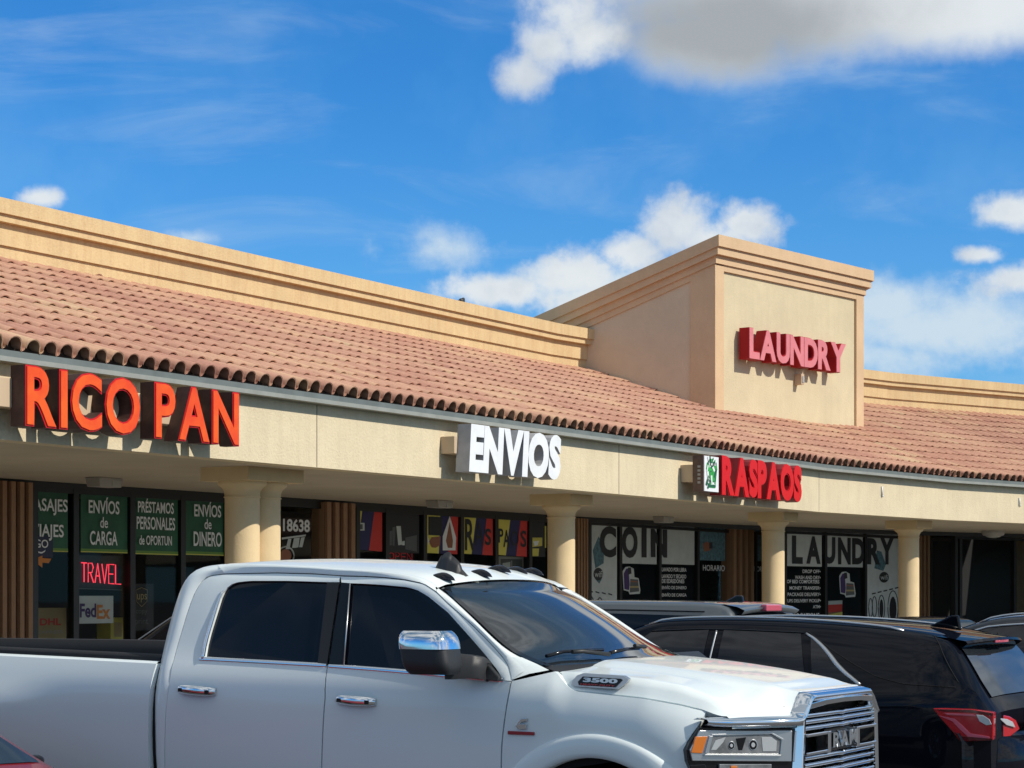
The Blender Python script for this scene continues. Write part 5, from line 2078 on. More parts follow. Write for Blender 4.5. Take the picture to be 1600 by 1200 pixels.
# mirrors -------------------------------------------------------------------
def build_mirror(s):
    # the far mirror is folded back against its door
    f = (lambda p: Vector((p[0] - (0.14 if p[1] < -1.04 else 0.0), 0.98 - (p[1] + 0.98) * 0.2, p[2]))) if s else (lambda p: Vector(p))
    mb = MB()
    # foot on the door corner
    ft = [sp(735, 1060, -0.004), sp(782, 1064.5, -0.004), sp(784, 1058, -0.004), sp(771, 1043, -0.004), sp(764, 1036, -0.004), sp(748, 1037, -0.004)]
    mb.prism([f(p + Vector((0, -0.03, 0))) for p in ft], f(Vector((0, 0.035, 0))), M['bplastic'])
    root_part = mb.done('mirror', truck, bevel=0.006)
    # housing: soft box; x fore-aft, y outwards
    def housing(px0, px1, ytop, ybot, m, name, lat=-1.22, ext=0.15, parent=root_part, grow=0.0, cut=None):
        a = lp(px0, ytop, lat)
        b = lp(px1, ybot, lat)
        mb = MB()
        x0, x1 = a.x, b.x
        z1, z0 = a.z, b.z
        return x0, x1, z0, z1
    x0, x1, z0, z1 = housing(636, 716, 985, 1054, None, '')
    cx = (x0 + x1) / 2
    zc = (z0 + z1) / 2
    W, H = (x1 - x0) * 0.92, (z1 - z0)
    zsplit = lp(680, 1014, -1.25).z
    for nm, m, za, zb2, g in (('mirror_shell', M['bplastic'], z0, zsplit, 0.0), ('mirror_cap', M['chrome'], zsplit, z1, 0.004)):
        mb = MB()
        rws = []
        for k in range(9):
            v = k / 8
            z = za + (zb2 - za) * v
            full = (z - zc) / (H / 2)
            shr = (1 - abs(full) ** 4.5 * 0.30) if abs(full) <= 1 else 0.7
            ring = []
            for q in range(29):
                an = 2 * math.pi * q / 28
                cxn, sn = math.cos(an), math.sin(an)
                ex = 0.42
                xx = math.copysign(abs(cxn) ** ex, cxn) * (W / 2 + g) * (1 - 0.18 * (1 - shr) / 0.3)
                yy = math.copysign(abs(sn) ** ex, sn) * (0.105 + g) * shr
                lean = -0.02 * full
                ring.append(f(Vector((cx + xx + lean, -1.24 + yy, z))))
            rws.append(ring)
        mb.grid(rws, m)
        for e, flip in ((rws[0], 1), (rws[-1], 0)):
            mb.face(e[:-1], m)
        mb.done(nm, root_part)
    mb = MB()
    arm = [lp(700, 1040, -1.16), lp(735, 1041, -1.08), lp(756, 1043, -1.03), lp(765, 1050, -0.98)]
    rws = []
    for p, hh in zip(resample(arm, 8), [.085, .085, .08, .078, .075, .07, .065, .06]):
        rws.append([f(p + Vector((dx, dy * 0.9, dz))) for dx, dy, dz in ((0, -.035, -hh * .8), (0, -.045, 0), (0, -.03, hh * .75), (0, .03, hh * .75), (0, .045, 0), (0, .035, -hh * .8), (0, -.035, -hh * .8))])
    mb.grid(rws, M['bplastic'])
    mb.done('mirror_arm', root_part, sharp=50)
for s in (0, 1):
    build_mirror(s)

# nose: chrome brow, grille, lamps, bumper --------------------------------------
XG = 2.43
GH = 0.555
def gy(x, y, xg=XG):
    return loc_plane(x, y, Vector((xg, 0, 0)), Vector((1, 0, 0)))
ZG_TOP = 1.262
def brow_x(y):
    return 2.44 - 0.36 * max(0, (abs(y) - 0.56) / 0.42) ** 1.35
mb = MB()
rwA = []
N = 60
for j in range(N + 1):
    y = -0.955 + 1.91 * j / N
    t = y / 0.84
    a = abs(y)
    bul = 1 - min(1, max(0, (a / 0.86 - 0.50) / 0.18))
    bul = bul * bul * (3 - 2 * bul)
    zt = 1.208 + (1.318 - 1.208) * bul
    zl = 1.165 + (ZG_TOP + 0.012 - 1.165) * bul
    xf = brow_x(y)
    rwA.append([Vector((xf - 0.11, y, zt - 0.012)), Vector((xf - 0.075, y, zt + 0.004)), Vector((xf - 0.045, y, zt)), Vector((xf - 0.005, y, zt - 0.25 * (zt - zl))), Vector((xf + 0.006, y, zt - 0.6 * (zt - zl))), Vector((xf - 0.006, y, zl)), Vector((xf - 0.05, y, zl - 0.004))])
for r in (rwA[0], rwA[1], rwA[-1], rwA[-2]):
    k = 0.30 if r in (rwA[0], rwA[-1]) else 0.10
    c = r[2].lerp(r[3], 0.5) + Vector((-0.03, 0, 0))
    for i in range(len(r)):
        r[i] = r[i].lerp(c, k)
mb.grid(rwA, M['chrome'])
brow = mb.done('front_brow', truck)
# grille surround
mb = MB()
def gring(w_out, h_out, w_in, h_in, x_out, x_in, m):
    def outline(w, ht, hb, r=0.05):
        pts = []
        for sx in (-1, 1):
            pass
        base = [(-w - 0.03, hb), (-w, ht - 0.05), (-w + 0.05, ht - 0.008), (-w * 0.5, ht + 0.006), (0, ht + 0.010), (w * 0.5, ht + 0.006), (w - 0.05, ht - 0.008), (w, ht - 0.05), (w + 0.03, hb), (w - 0.06, 0.62), (0, 0.60), (-w + 0.06, 0.62)]
        return base
    A = outline(w_out, h_out, 0.86)
    B = outline(w_in, h_in, 0.87)
    ra = [Vector((x_out + 0.02 * (1 - (y / 0.6) ** 2), y, z)) for y, z in A]
    rb = [Vector((x_in + 0.02 * (1 - (y / 0.6) ** 2), y, z)) for y, z in B]
    rc = [p + Vector((-0.08, 0, 0)) for p in rb]
    rd = [p + Vector((-0.10, 0, 0)) for p in ra]
    mb.grid([rd + rd[:1], ra + ra[:1], rb + rb[:1], rc + rc[:1]], m, smooth=False)
gring(GH, ZG_TOP + 0.01, GH - 0.035, ZG_TOP - 0.018, XG + 0.005, XG - 0.003, M['chrome'])
gr = mb.done('grille', truck, bevel=0.004)
mb = MB()
mb.box(XG - 0.12, XG - 0.10, -GH, GH, 0.62, ZG_TOP - 0.01, M['gap'])
mb.done('grille_mesh', gr)
zbars = [gy(1300, y).z for y in (1113.5, 1123, 1133)] + [gy(1300, y).z for y in (1178, 1189.5, 1201)]
allz = zbars + [zbars[-1] - 0.037 * k for k in range(1, 9)]
for z in allz:
    mb = MB()
    rws = []
    for j in range(25):
        y = -(GH - 0.03) + 2 * (GH - 0.03) * j / 24
        dip = -0.003 * (1 - min(1, abs(y) / 0.05)) + 0.0
        x = XG + 0.012 - 0.012 * (y / 0.55) ** 2
        rws.append([Vector((x - 0.05, y, z + 0.011 + dip)), Vector((x - 0.006, y, z + 0.010 + dip)), Vector((x, y, z + 0.003 + dip)), Vector((x - 0.004, y, z - 0.008 + dip)), Vector((x - 0.05, y, z - 0.011 + dip))])
    mb.grid(rws, M['chrome'])
    mb.done('grille_bar', gr)
ztop_, zbot_ = gy(1300, 1143).z, gy(1300, 1171).z
for sgn in (-1, 1):
    mb = MB()
    y0, y1 = 0.205, GH - 0.035
    pts_o = [(y1, ztop_), (y0, ztop_), (y0, zbot_), (y1, zbot_)]
    th = 0.016
    for (ya, za), (yb, zb3) in zip(pts_o, pts_o[1:]):
        if abs(za - zb3) < 1e-6:
            mb.box(XG - 0.05, XG + 0.014, min(ya, yb) * 1.0, max(ya, yb), za - th / 2, za + th / 2, M['chrome'], Matrix.Scale(sgn, 4, (0, 1, 0)))
        else:
            mb.box(XG - 0.05, XG + 0.018, ya - 0.006, ya + 0.034, zbot_ - th / 2, ztop_ + th / 2, M['chrome'], Matrix.Scale(sgn, 4, (0, 1, 0)))
    mb.done('grille_bracket', gr, bevel=0.004)
mb = MB()
mb.box(XG - 0.06, XG - 0.02, -0.2, 0.2, zbot_ - 0.01, ztop_ + 0.012, M['gloss'])
mb.done('emblem_panel', gr)
zt_, zb4 = gy(1320, 1140.5).z, gy(1320, 1163.5).z
for ch, (yl, yr_) in zip('RAM', ((-0.18, -0.075), (-0.062, 0.052), (0.064, 0.185))):
    me_, a_, b_, c_, d_ = text_mesh(ch, 0.03, 0.5)
    sx_, sz_ = (yr_ - yl) / (b_ - a_), (zt_ - zb4) / (d_ - c_)
    mb = MB()
    mt_ = Matrix(((0, 0, 0.036, XG + 0.004), (sx_, 0, 0, yl - a_ * sx_), (0, sz_, 0, zb4 - c_ * sz_), (0, 0, 0, 1)))
    mb.add_mesh(me_, mt_, lambda n, p: M['satin'] if n.z > 0.5 else M['chrome'])
    mb.done('lettering', gr, bevel=0.002)

# lamp plane: from the grille edge back to the fender
LA_, LB_ = Vector((2.40, -0.575, 0)), Vector((2.035, -0.985, 0))
ld = (LB_ - LA_).normalized()
ln = Vector((-ld.y, ld.x, 0))
if ln.x < 0:
    ln = -ln
def hp(x, y, o=0.0):
    q = loc_plane(x, y, LA_ + ln * o, ln)
    return q
def lamp(pts, o, depth, m, name, parent, bevel=0.003, sgn=False):
    out = []
    for s in (False, True):
        mb = MB()
        q = [hp(*p, o=o) for p in pts]
        d = -ln * depth
        if s:
            q = [mir(p) for p in q][::-1]
            d = mir(d)
        mb.prism(q, d, m)
        out.append(mb.done(name, parent[1 if s else 0] if isinstance(parent, list) else parent, bevel=bevel))
    return out
hl = lamp([(1093, 1136.5), (1241, 1138), (1238, 1215), (1084, 1215), (1075, 1190), (1073, 1172), (1078, 1160)], -0.012, 0.10, M['gloss'], 'headlight', truck)
lamp([(1094, 1141), (1238, 1141.5), (1237, 1190), (1082, 1189), (1078, 1172)], 0.004, 0.05, M['satin'], 'housing', hl)
lamp([(1112, 1150.5), (1206, 1147.5), (1222, 1156), (1220, 1178.5), (1103, 1178)], 0.009, 0.012, M['hlamp'], 'lens', hl)
lamp([(1087, 1151), (1106, 1150.5), (1097.5, 1177.5), (1080, 1176.5)], 0.009, 0.012, M['amber'], 'marker_lamp', hl)
for nm, cxp, cyp, rp in (('projector', 1143, 1165, 6.5), ('projector', 1177, 1164, 8.5)):
    def disc(s):
        return [(cxp + rp * s * .8 * math.cos(a), cyp + rp * s * math.sin(a)) for a in [2 * math.pi * k / 18 for k in range(18)]]
    lamp(disc(1.05), 0.011, 0.006, M['satin'], 'lamp_ring', hl, 0.001)
    lamp(disc(0.86), 0.013, 0.006, M['gloss'], nm, hl, 0.001)
    lamp(disc(0.45), 0.0145, 0.006, M['clearlens'], 'lamp_core', hl, 0.001)
lamp([(1118, 1157), (1134, 1152), (1130, 1160), (1119, 1172), (1111, 1172)], 0.011, 0.006, M['clearlens'], 'reflector', hl, 0.001)
lamp([(1150, 1154), (1166, 1152), (1160, 1172), (1154, 1172)], 0.011, 0.006, M['gloss'], 'divider', hl, 0.001)
lamp([(1190, 1152), (1206, 1152), (1214, 1158), (1213, 1174), (1192, 1174)], 0.011, 0.006, M['clearlens'], 'reflector', hl, 0.001)
for st in ([(1109, 1150), (1114, 1150), (1107.5, 1177), (1102, 1177)], [(1113, 1147.2), (1206, 1144.5), (1207, 1147), (1112, 1149.5)], [(1206, 1144.5), (1224.5, 1154.5), (1222.5, 1157), (1206, 1147.2)], [(1221.5, 1156), (1224.5, 1155), (1222, 1181), (1219, 1179)], [(1102, 1178.5), (1221, 1179.5), (1220, 1182.5), (1101, 1181.5)]):
    lamp(st, 0.016, 0.012, M['satin'], 'light_strip', hl, 0.001)
lamp([(1078, 1196), (1102, 1194), (1108, 1212), (1080, 1212)], 0.006, 0.02, M['gloss'], 'turn_lamp', hl)
lamp([(1124, 1194), (1206, 1194), (1206, 1212), (1124, 1212)], 0.006, 0.02, M['hlamp'], 'lower_lamp', hl)
lamp([(1142, 1196.5), (1152, 1196.5), (1152, 1206), (1142, 1206)], 0.010, 0.01, M['amber'], 'turn_bulb', hl)
# bumper and apron
mb = MB()
rws = []
for j in range(41):
    y = -1.0 + 2.0 * j / 40
    xb = 2.50 - 0.32 * max(0, (abs(y) - 0.45) / 0.55) ** 1.8
    rws.append([Vector((xb - 0.12, y, 0.86)), Vector((xb, y, 0.82)), Vector((xb + 0.01, y, 0.66)), Vector((xb - 0.03, y, 0.52)), Vector((xb - 0.2, y, 0.46))])
mb.grid(rws, M['chrome'])
mb.done('bumper', truck)
mb = MB()
mb.box(1.0, 2.2, -0.85, 0.85, 0.45, 0.62, M['gap'])
mb.box(-3.7, 1.0, -0.8, 0.8, 0.42, 0.52, M['gap'])
mb.done('chassis', truck)
for x in (AX, AX - 4.30):
    for sgn in (-1, 1):
        make_wheel(truck, x, sgn * 0.86, 0.42, 0.27, sgn)

# ------------------------------------------------------------------ other cars: one lofted body each
class Car:
    def __init__(self, name, label, cat, origin, yaw, spec, paint, wheel_r=0.34, group=None):
        self.root = thing(name, label, cat, (origin[0], origin[1], 0), R(yaw), group)
        self.o = Vector((origin[0], origin[1], 0))
        self.f = Vector((math.cos(R(yaw)), math.sin(R(yaw)), 0))
        self.l = Vector((-self.f.y, self.f.x, 0))
        self.s = spec
        self.paint = paint
        mb = MB()
        xs = self.stations()
        rows = [self.section(x) for x in xs]
        mb.grid(rows, paint)
        mb.face(rows[0], paint)
        mb.face(rows[-1][::-1], paint)
        self.body = mb.done('body', self.root, sharp=62)
        for x in spec['axles']:
            for sg in (-1, 1):
                make_wheel(self.root, x, sg * (spec['W'] - 0.13), wheel_r, 0.23, sg)

    def stations(self):
        a, b = self.s['x']
        n = 90
        xs = [a + (b - a) * k / n for k in range(n + 1)]
        xs[0] += 0.002
        xs[-1] -= 0.002
        return xs

    def T(self, x):
        return sinterp(self.s['top'], x)

    def B(self, x):
        return min(interp(self.s['belt'], x), self.T(x) - 0.05)

    def w(self, x):
        a, b = self.s['x']
        W = self.s['W']
        u = max(0, (x - (b - 0.75)) / 0.75) if x > 0 else max(0, ((a + 0.6) - x) / 0.6)
        k = 0.16 if x > 0 else 0.13
        return W * (1 - k * u ** 2.2)

    def ytop(self, x):
        B, T = self.B(x), self.T(x)
        g = max(0, min(1, (T - B) / (self.s['H'] - interp(self.s['belt'], x))))
        return self.w(x) * 0.955 + (self.s['wr'] - self.w(x) * 0.955) * g

    def yside(self, x, z):
        B, T = self.B(x), self.T(x)
        if z <= B:
            return self.w(x) * (0.955 + 0.045 * min(1, (B - z) / 0.14))
        u = min(1, (z - B) / max(0.02, T - 0.06 - B))
        return self.w(x) * 0.955 + (self.ytop(x) - self.w(x) * 0.955) * u + 0.02 * math.sin(math.pi * u)

    def section(self, x):
        w, T, B, yt = self.w(x), self.T(x), self.B(x), self.ytop(x)
        lo = self.s.get('sill', 0.28)
        pts = [(w * 0.90, lo), (w * 0.965, lo + 0.08), (w * 0.99, lo + 0.26), (w, B - 0.24), (w * 0.998, B - 0.12), (w * 0.985, B - 0.04), (w * 0.955, B)]
        for u in (0.33, 0.66, 1.0):
            z = B + (T - 0.06 - B) * u
            pts.append((self.yside(x, z), z))
        pts += [(yt * 0.955, T - 0.028), (yt * 0.84, T - 0.010), (yt * 0.5, T - 0.002), (0, T)]
        half = [Vector((x, y, z)) for y, z in pts]
        return [Vector((p.x, -p.y, p.z)) for p in half] + [p for p in half[::-1]][1:]

    def side_glass(self, polys, name='window', m='cglass', off=0.004):
        for sg in (-1, 1):
            for poly in polys:
                mb = MB()
                # strips from bottom to top edge so that the glass follows the bulge
                lower, upper = poly
                n = 12
                a = resample([Vector((x, 0, z)) for x, z in lower], n)
                b = resample([Vector((x, 0, z)) for x, z in upper], n)
                rows = []
                for k in range(5):
                    r = []
                    for p, q in zip(a, b):
                        c = p.lerp(q, k / 4)
                        r.append(Vector((c.x, sg * (self.yside(c.x, c.z) + off), c.z)))
                    rows.append(r)
                mb.grid(rows, M[m])
                mb.done(name, self.root)

    def top_glass(self, x0, x1, name, frac=0.88, m='wglass', n=14, off=0.006):
        mb = MB()
        rows = []
        for k in range(n + 1):
            x = x0 + (x1 - x0) * k / n
            sl = (self.T(x + 0.01) - self.T(x - 0.01)) / 0.02
            nn = Vector((-sl, 0, 1)).normalized()
            r = []
            for j in range(17):
                t = -1 + 2 * j / 16
                y = t * self.ytop(x) * frac
                a = abs(t) * frac
                dz = interp([(0, 0), (0.5, -0.002), (0.84, -0.010), (0.955, -0.028), (1, -0.06)], a)
                r.append(Vector((x, y, self.T(x) + dz)) + nn * off)
            rows.append(r)
        mb.grid(rows, M[m])
        return mb.done(name, self.root)

    def trim(self, pts, r, m, name='trim', off=0.006, it=1):
        for sg in (-1, 1):
            mb = MB()
            q = [Vector((x, sg * (self.yside(x, z) + off), z)) for x, z in resample_xz(pts, 22, it)]
            mb.tube(q, r, M[m], 6)
            mb.done(name, self.root)

    def rail(self, x0, x1, m='satin', dy=0.06, h=0.035):
        for sg in (-1, 1):
            mb = MB()
            q = []
            for k in range(21):
                u = k / 20
                x = x0 + (x1 - x0) * u
                q.append(Vector((x, sg * (self.ytop(x) - dy), self.T(x) - 0.02 + h * math.sin(math.pi * u) ** 0.25)))
            mb.tube(q, 0.011, M[m], 6)
            mb.done('roof_rail', self.root)

    def plane(self, x, y, p, n):
        P = self.o + self.f * p.x + self.l * p.y + Vector((0, 0, p.z))
        q = hit(x, y, P, self.f * n.x + self.l * n.y) - self.o
        return Vector((q.dot(self.f), q.dot(self.l), q.z))

    def slab(self, pts, a, b, o, depth, m, name, parent, bevel=0.003, mirror=True):
        """prism on the vertical plane through a and b (car coordinates), outline given in photo pixels"""
        d = (Vector((b[0], b[1], 0)) - Vector((a[0], a[1], 0))).normalized()
        n = Vector((-d.y, d.x, 0))
        if n.dot(Vector((a[0], a[1], 0))) < 0:
            n = -n
        P = Vector((a[0], a[1], 0)) + n * o
        q = [self.plane(x, y, P, n) for x, y in pts]
        mb = MB()
        mb.prism(q, -n * depth, m)
        r = mb.done(name, parent or self.root, bevel=bevel)
        return r, q, n

def resample_xz(pts, n, it):
    q = smooth_path([Vector((x, 0, z)) for x, z in pts], it)
    return [(p.x, p.z) for p in resample(q, n)]

def place(x, y, depth, yaw, xl, yl):
    """car origin so that its point (xl, yl) lies under the photo point at this depth"""
    q = EYE + ray(x, y) * depth
    f = Vector((math.cos(R(yaw)), math.sin(R(yaw)), 0))
    l = Vector((-f.y, f.x, 0))
    o = Vector((q.x, q.y, 0)) - f * xl - l * yl
    return (o.x, o.y)

# black SUV beside the truck -------------------------------------------------
suv_spec = dict(x=(-2.34, 2.32), W=0.935, H=1.635, wr=0.66, sill=0.30, axles=(-1.36, 1.36),
                belt=[(-2.34, 1.16), (-1.6, 1.13), (0.9, 1.02), (2.3, 0.96)],
                top=[(-2.34, 1.00), (-2.30, 1.08), (-2.12, 1.36), (-2.02, 1.475), (-1.97, 1.505), (-1.75, 1.555), (-1.3, 1.60), (-0.7, 1.632), (0.0, 1.635), (0.35, 1.60), (0.75, 1.44), (1.25, 1.12), (1.5, 1.05), (2.0, 0.98), (2.25, 0.86), (2.32, 0.62)])
suv = Car('suv', 'black suv seen from behind with red tail lamp and chrome window strip', 'suv', place(1530, 1100, 14.9, 150, -2.27, 0.86), 150, suv_spec, M['black_car'], 0.36)
suv.side_glass([([(0.98, 1.05), (-0.17, 1.10)], [(0.30, 1.525), (-0.17, 1.545)]), ([(-0.29, 1.105), (-1.02, 1.14)], [(-0.29, 1.545), (-0.90, 1.525)]),
                ([(-1.07, 1.145), (-1.40, 1.165)], [(-0.98, 1.505), (-1.04, 1.47)])])
suv.trim([(-0.94, 1.525), (-1.02, 1.485), (-1.13, 1.40), (-1.25, 1.28), (-1.42, 1.17)], [0.004 + 0.014 * math.sin(math.pi * min(1, 0.12 + 0.6 * k / 21)) for k in range(22)], 'satin', 'window_strip', 0.002)
suv.trim([(-0.225, 1.11), (-0.235, 1.54)], 0.007, 'satin', 'window_divider', 0.006)
suv.trim([(0.30, 1.535), (-0.2, 1.556), (-0.92, 1.532)], 0.005, 'gloss', 'window_edge', 0.004)
suv.trim([(-1.90, 1.52), (-2.0, 1.36), (-2.12, 1.20)], 0.004, 'gap', 'hatch_seam', 0.001)
suv.trim([(-0.95, 1.54), (-1.25, 1.36), (-1.62, 1.19), (-2.1, 1.17)], 0.003, 'gap', 'quarter_seam', 0.001)
suv.top_glass(0.42, 1.18, 'windscreen', 0.86)
suv.top_glass(-2.285, -2.035, 'rear_window', 0.84, off=0.012)
suv.rail(-1.65, 0.35, h=0.022)
# spoiler over the rear window
mb = MB()
rws = []
for k in range(25):
    t = -1 + 2 * k / 24
    yy = t * 0.635
    bow = 0.05 * (1 - t * t)
    zt = 1.512 - 0.018 * t * t
    rws.append([Vector((-1.86, yy, zt + 0.022)), Vector((-1.98, yy, zt + 0.008)), Vector((-2.10 - bow, yy, zt - 0.012)), Vector((-2.115 - bow, yy, zt - 0.03)), Vector((-2.09 - bow, yy, zt - 0.05)), Vector((-1.98, yy, zt - 0.10))])
mb.grid(rws, M['black_car'])
sp_ = mb.done('spoiler', suv.root, sharp=40)
mb = MB()
mb.box(-2.162, -2.12, -0.15, 0.15, 1.462, 1.484, M['pinklens'])
mb.done('brake_light', sp_, bevel=0.004)
mb = MB()
q = [Vector((-1.62, 0, 1.575)), Vector((-1.79, 0, 1.655)), Vector((-1.84, 0, 1.655)), Vector((-1.86, 0, 1.545))]
mb.prism([p + Vector((0, -0.02, 0)) for p in q], Vector((0, 0.04, 0)), M['black_car'])
mb.done('antenna_fin', suv.root, bevel=0.012)
# tail lamps: side wing and hatch wing
ta, tb_, tc_ = (-1.78, 0.965), (-2.235, 0.885), (-2.375, 0.30)
lampL, q, n_ = suv.slab([(1457, 1107), (1472, 1106.5), (1519, 1108), (1553, 1113), (1552, 1157), (1500, 1158.5), (1488, 1143), (1470, 1123)], ta, tb_, 0.012, 0.10, M['redlens'], 'tail_lamp', None, 0.008)
suv.slab([(1525, 1116.5), (1536, 1117.5), (1546, 1124), (1549.5, 1132), (1541, 1133.5), (1530, 1127)], ta, tb_, 0.016, 0.01, M['clearlens'], 'reflector', lampL, 0.003)
suv.slab([(1475, 1114), (1520, 1116), (1526, 1119), (1519, 1119), (1480, 1117)], ta, tb_, 0.016, 0.01, M['pinklens'], 'light_guide', lampL, 0.001)
suv.slab([(1466, 1118), (1492, 1123), (1504, 1134), (1516, 1146), (1546, 1151), (1546, 1154), (1512, 1151), (1498, 1138), (1488, 1127)], ta, tb_, 0.0155, 0.008, M['pinklens'], 'light_guide', lampL, 0.001)
suv.slab([(1460, 1108), (1518, 1109), (1552, 1114.5), (1551, 1119), (1520, 1113.5), (1474, 1112)], ta, tb_, 0.0145, 0.006, M['deepred'], 'lens_band', lampL, 0.001)
suv.slab([(1489, 1142), (1502, 1150), (1551, 1154), (1551, 1157), (1500, 1157.5)], ta, tb_, 0.0145, 0.006, M['deepred'], 'lens_band', lampL, 0.001)
lampR, q, n_ = suv.slab([(1550, 1113.5), (1578, 1119), (1588, 1125), (1594, 1139), (1578, 1152), (1549, 1157)], tb_, tc_, 0.02, 0.10, M['redlens'], 'tail_lamp', None, 0.008)
suv.slab([(1561, 1122), (1574, 1123.5), (1583, 1128), (1587, 1137), (1573, 1133)], tb_, tc_, 0.034, 0.01, M['clearlens'], 'reflector', lampR, 0.003)
for o_ in (lampL, lampR):
    c = o_.copy()
    c.data = o_.data.copy()
    for v in c.data.vertices:
        v.co.y *= -1
    c.data.flip_normals()
    COL.objects.link(c)
    c.parent = suv.root
mb = MB()
rws = []
for k in range(25):
    t = -1 + 2 * k / 24
    rws.append([Vector((-2.30 + 0.16 * abs(t) ** 4, t * 0.93, 0.86)), Vector((-2.43 + 0.26 * abs(t) ** 3, t * 0.93, 0.80)), Vector((-2.45 + 0.28 * abs(t) ** 3, t * 0.92, 0.60)), Vector((-2.38 + 0.25 * abs(t) ** 3, t * 0.90, 0.36))])
mb.grid(rws, M['black_car'])
mb.done('bumper', suv.root)
mb = MB()
mb.box(-2.475, -2.44, -0.26, 0.26, 0.84, 0.99, M['ltr_white'])
mb.done('number_plate', suv.root, bevel=0.004)

# grey minivan further back ----------------------------------------------------
van_spec = dict(x=(-2.56, 2.56), W=0.99, H=1.75, wr=0.76, sill=0.25, axles=(-1.5, 1.55),
                belt=[(-2.56, 1.16), (2.5, 1.02)],
                top=[(-2.56, 1.12), (-2.53, 1.25), (-2.42, 1.58), (-2.34, 1.69), (-2.2, 1.725), (-1.6, 1.742), (-0.6, 1.75), (0.3, 1.735), (0.75, 1.66), (1.15, 1.42), (1.6, 1.13), (2.1, 1.02), (2.45, 0.88), (2.56, 0.6)])
van = Car('minivan', 'dark grey minivan parked nose in behind the black suv roof', 'minivan', place(1146, 965, 22.0, 149, -2.43, 0.80), 149, van_spec, M['grey_car'], 0.35)
van.side_glass([([(1.35, 1.10), (0.55, 1.12)], [(0.78, 1.56), (0.55, 1.60)]), ([(0.45, 1.12), (-0.75, 1.15)], [(0.45, 1.60), (-0.75, 1.615)]), ([(-0.85, 1.15), (-2.18, 1.20)], [(-0.85, 1.615), (-2.12, 1.59)])])
van.trim([(-0.80, 1.15), (-0.80, 1.62)], 0.012, 'satin', 'window_divider', 0.006)
van.trim([(0.6, 1.625), (-0.8, 1.655), (-2.1, 1.635)], 0.006, 'gloss', 'roof_seam', 0.004)
van.top_glass(0.8, 1.52, 'windscreen', 0.88)
van.top_glass(-2.535, -2.405, 'rear_window', 0.86, off=0.012)
mb = MB()
rws = []
for k in range(17):
    t = -1 + 2 * k / 16
    rws.append([Vector((-2.25, t * 0.70, 1.733 - 0.02 * t * t)), Vector((-2.42, t * 0.69, 1.712 - 0.03 * t * t)), Vector((-2.50 - 0.03 * (1 - t * t), t * 0.68, 1.675 - 0.03 * t * t)), Vector((-2.46, t * 0.68, 1.63 - 0.03 * t * t))])
mb.grid(rws, M['grey_car'])
vs_ = mb.done('spoiler', van.root)
mb = MB()
mb.box(-2.56, -2.49, -0.10, 0.28, 1.635, 1.705, M['pinklens'])
mb.done('brake_light', vs_, bevel=0.012)
mb = MB()
q = [Vector((-1.95, 0, 1.73)), Vector((-2.10, 0, 1.80)), Vector((-2.16, 0, 1.795)), Vector((-2.18, 0, 1.72))]
mb.prism([p + Vector((0, -0.02, 0)) for p in q], Vector((0, 0.04, 0)), M['gloss'])
mb.done('antenna_fin', van.root, bevel=0.012)

# graphite crossover at the right edge -------------------------------------------
cr_spec = dict(x=(-2.36, 2.36), W=0.93, H=1.64, wr=0.66, sill=0.28, axles=(-1.38, 1.42),
               belt=[(-2.36, 1.10), (2.3, 0.98)],
               top=[(-2.36, 0.95), (-2.30, 1.05), (-2.05, 1.40), (-1.85, 1.55), (-1.3, 1.61), (-0.5, 1.64), (0.1, 1.628), (0.40, 1.58), (0.7, 1.46), (1.3, 1.08), (1.6, 1.02), (2.1, 0.94), (2.3, 0.8), (2.36, 0.6)])
cr = Car('suv', 'dark graphite crossover with chrome window frame at the right edge', 'suv', place(1513, 990, 19.5, 150, 0.50, 0.70), 150, cr_spec, M['dark_car'], 0.35)
cr.side_glass([([(1.10, 1.06), (-0.12, 1.09)], [(0.40, 1.50), (-0.12, 1.545)]), ([(-0.20, 1.09), (-1.10, 1.12)], [(-0.20, 1.545), (-1.02, 1.53)])])
cr.trim([(1.15, 1.06), (0.75, 1.315), (0.44, 1.500), (0.25, 1.532), (-0.15, 1.556), (-0.7, 1.556), (-1.05, 1.540), (-1.3, 1.40), (-1.45, 1.2)], 0.011, 'satin', 'window_strip', 0.006)
cr.trim([(1.1, 1.055), (-0.15, 1.085), (-1.4, 1.13)], 0.011, 'satin', 'window_strip', 0.006)
cr.trim([(-0.16, 1.09), (-0.16, 1.55)], 0.007, 'satin', 'window_divider', 0.008)
cr.rail(-1.6, 0.42, h=0.03)
cr.top_glass(0.47, 1.25, 'windscreen', 0.86)
cr.top_glass(-2.27, -1.95, 'rear_window', 0.84)

# dark SUV seen between the truck bed and cab ------------------------------------
dk_spec = dict(cr_spec)
dk_spec.update(H=1.82, belt=[(-2.36, 1.25), (2.3, 1.18)], top=[(-2.36, 1.1), (-2.30, 1.3), (-2.15, 1.65), (-1.95, 1.77), (-1.3, 1.81), (-0.3, 1.82), (0.2, 1.80), (0.45, 1.74), (0.75, 1.56), (1.10, 1.34), (1.4, 1.27), (2.1, 1.2), (2.3, 1.0), (2.36, 0.6)], wr=0.68)
dk = Car('suv', 'dark suv half hidden behind the truck bed and cab', 'suv', place(207, 1003, 20.5, 150, 1.07, 0.80), 150, dk_spec, M['dark_car'], 0.37)
dk.side_glass([([(1.02, 1.25), (-0.12, 1.27)], [(0.52, 1.64), (-0.12, 1.72)]), ([(-0.22, 1.27), (-1.2, 1.29)], [(-0.22, 1.72), (-1.1, 1.71)])])
dk.top_glass(0.5, 1.14, 'windscreen', 0.86)
dk.trim([(1.06, 1.33), (0.74, 1.535), (0.48, 1.69)], 0.008, 'satin', 'pillar_edge', 0.01)

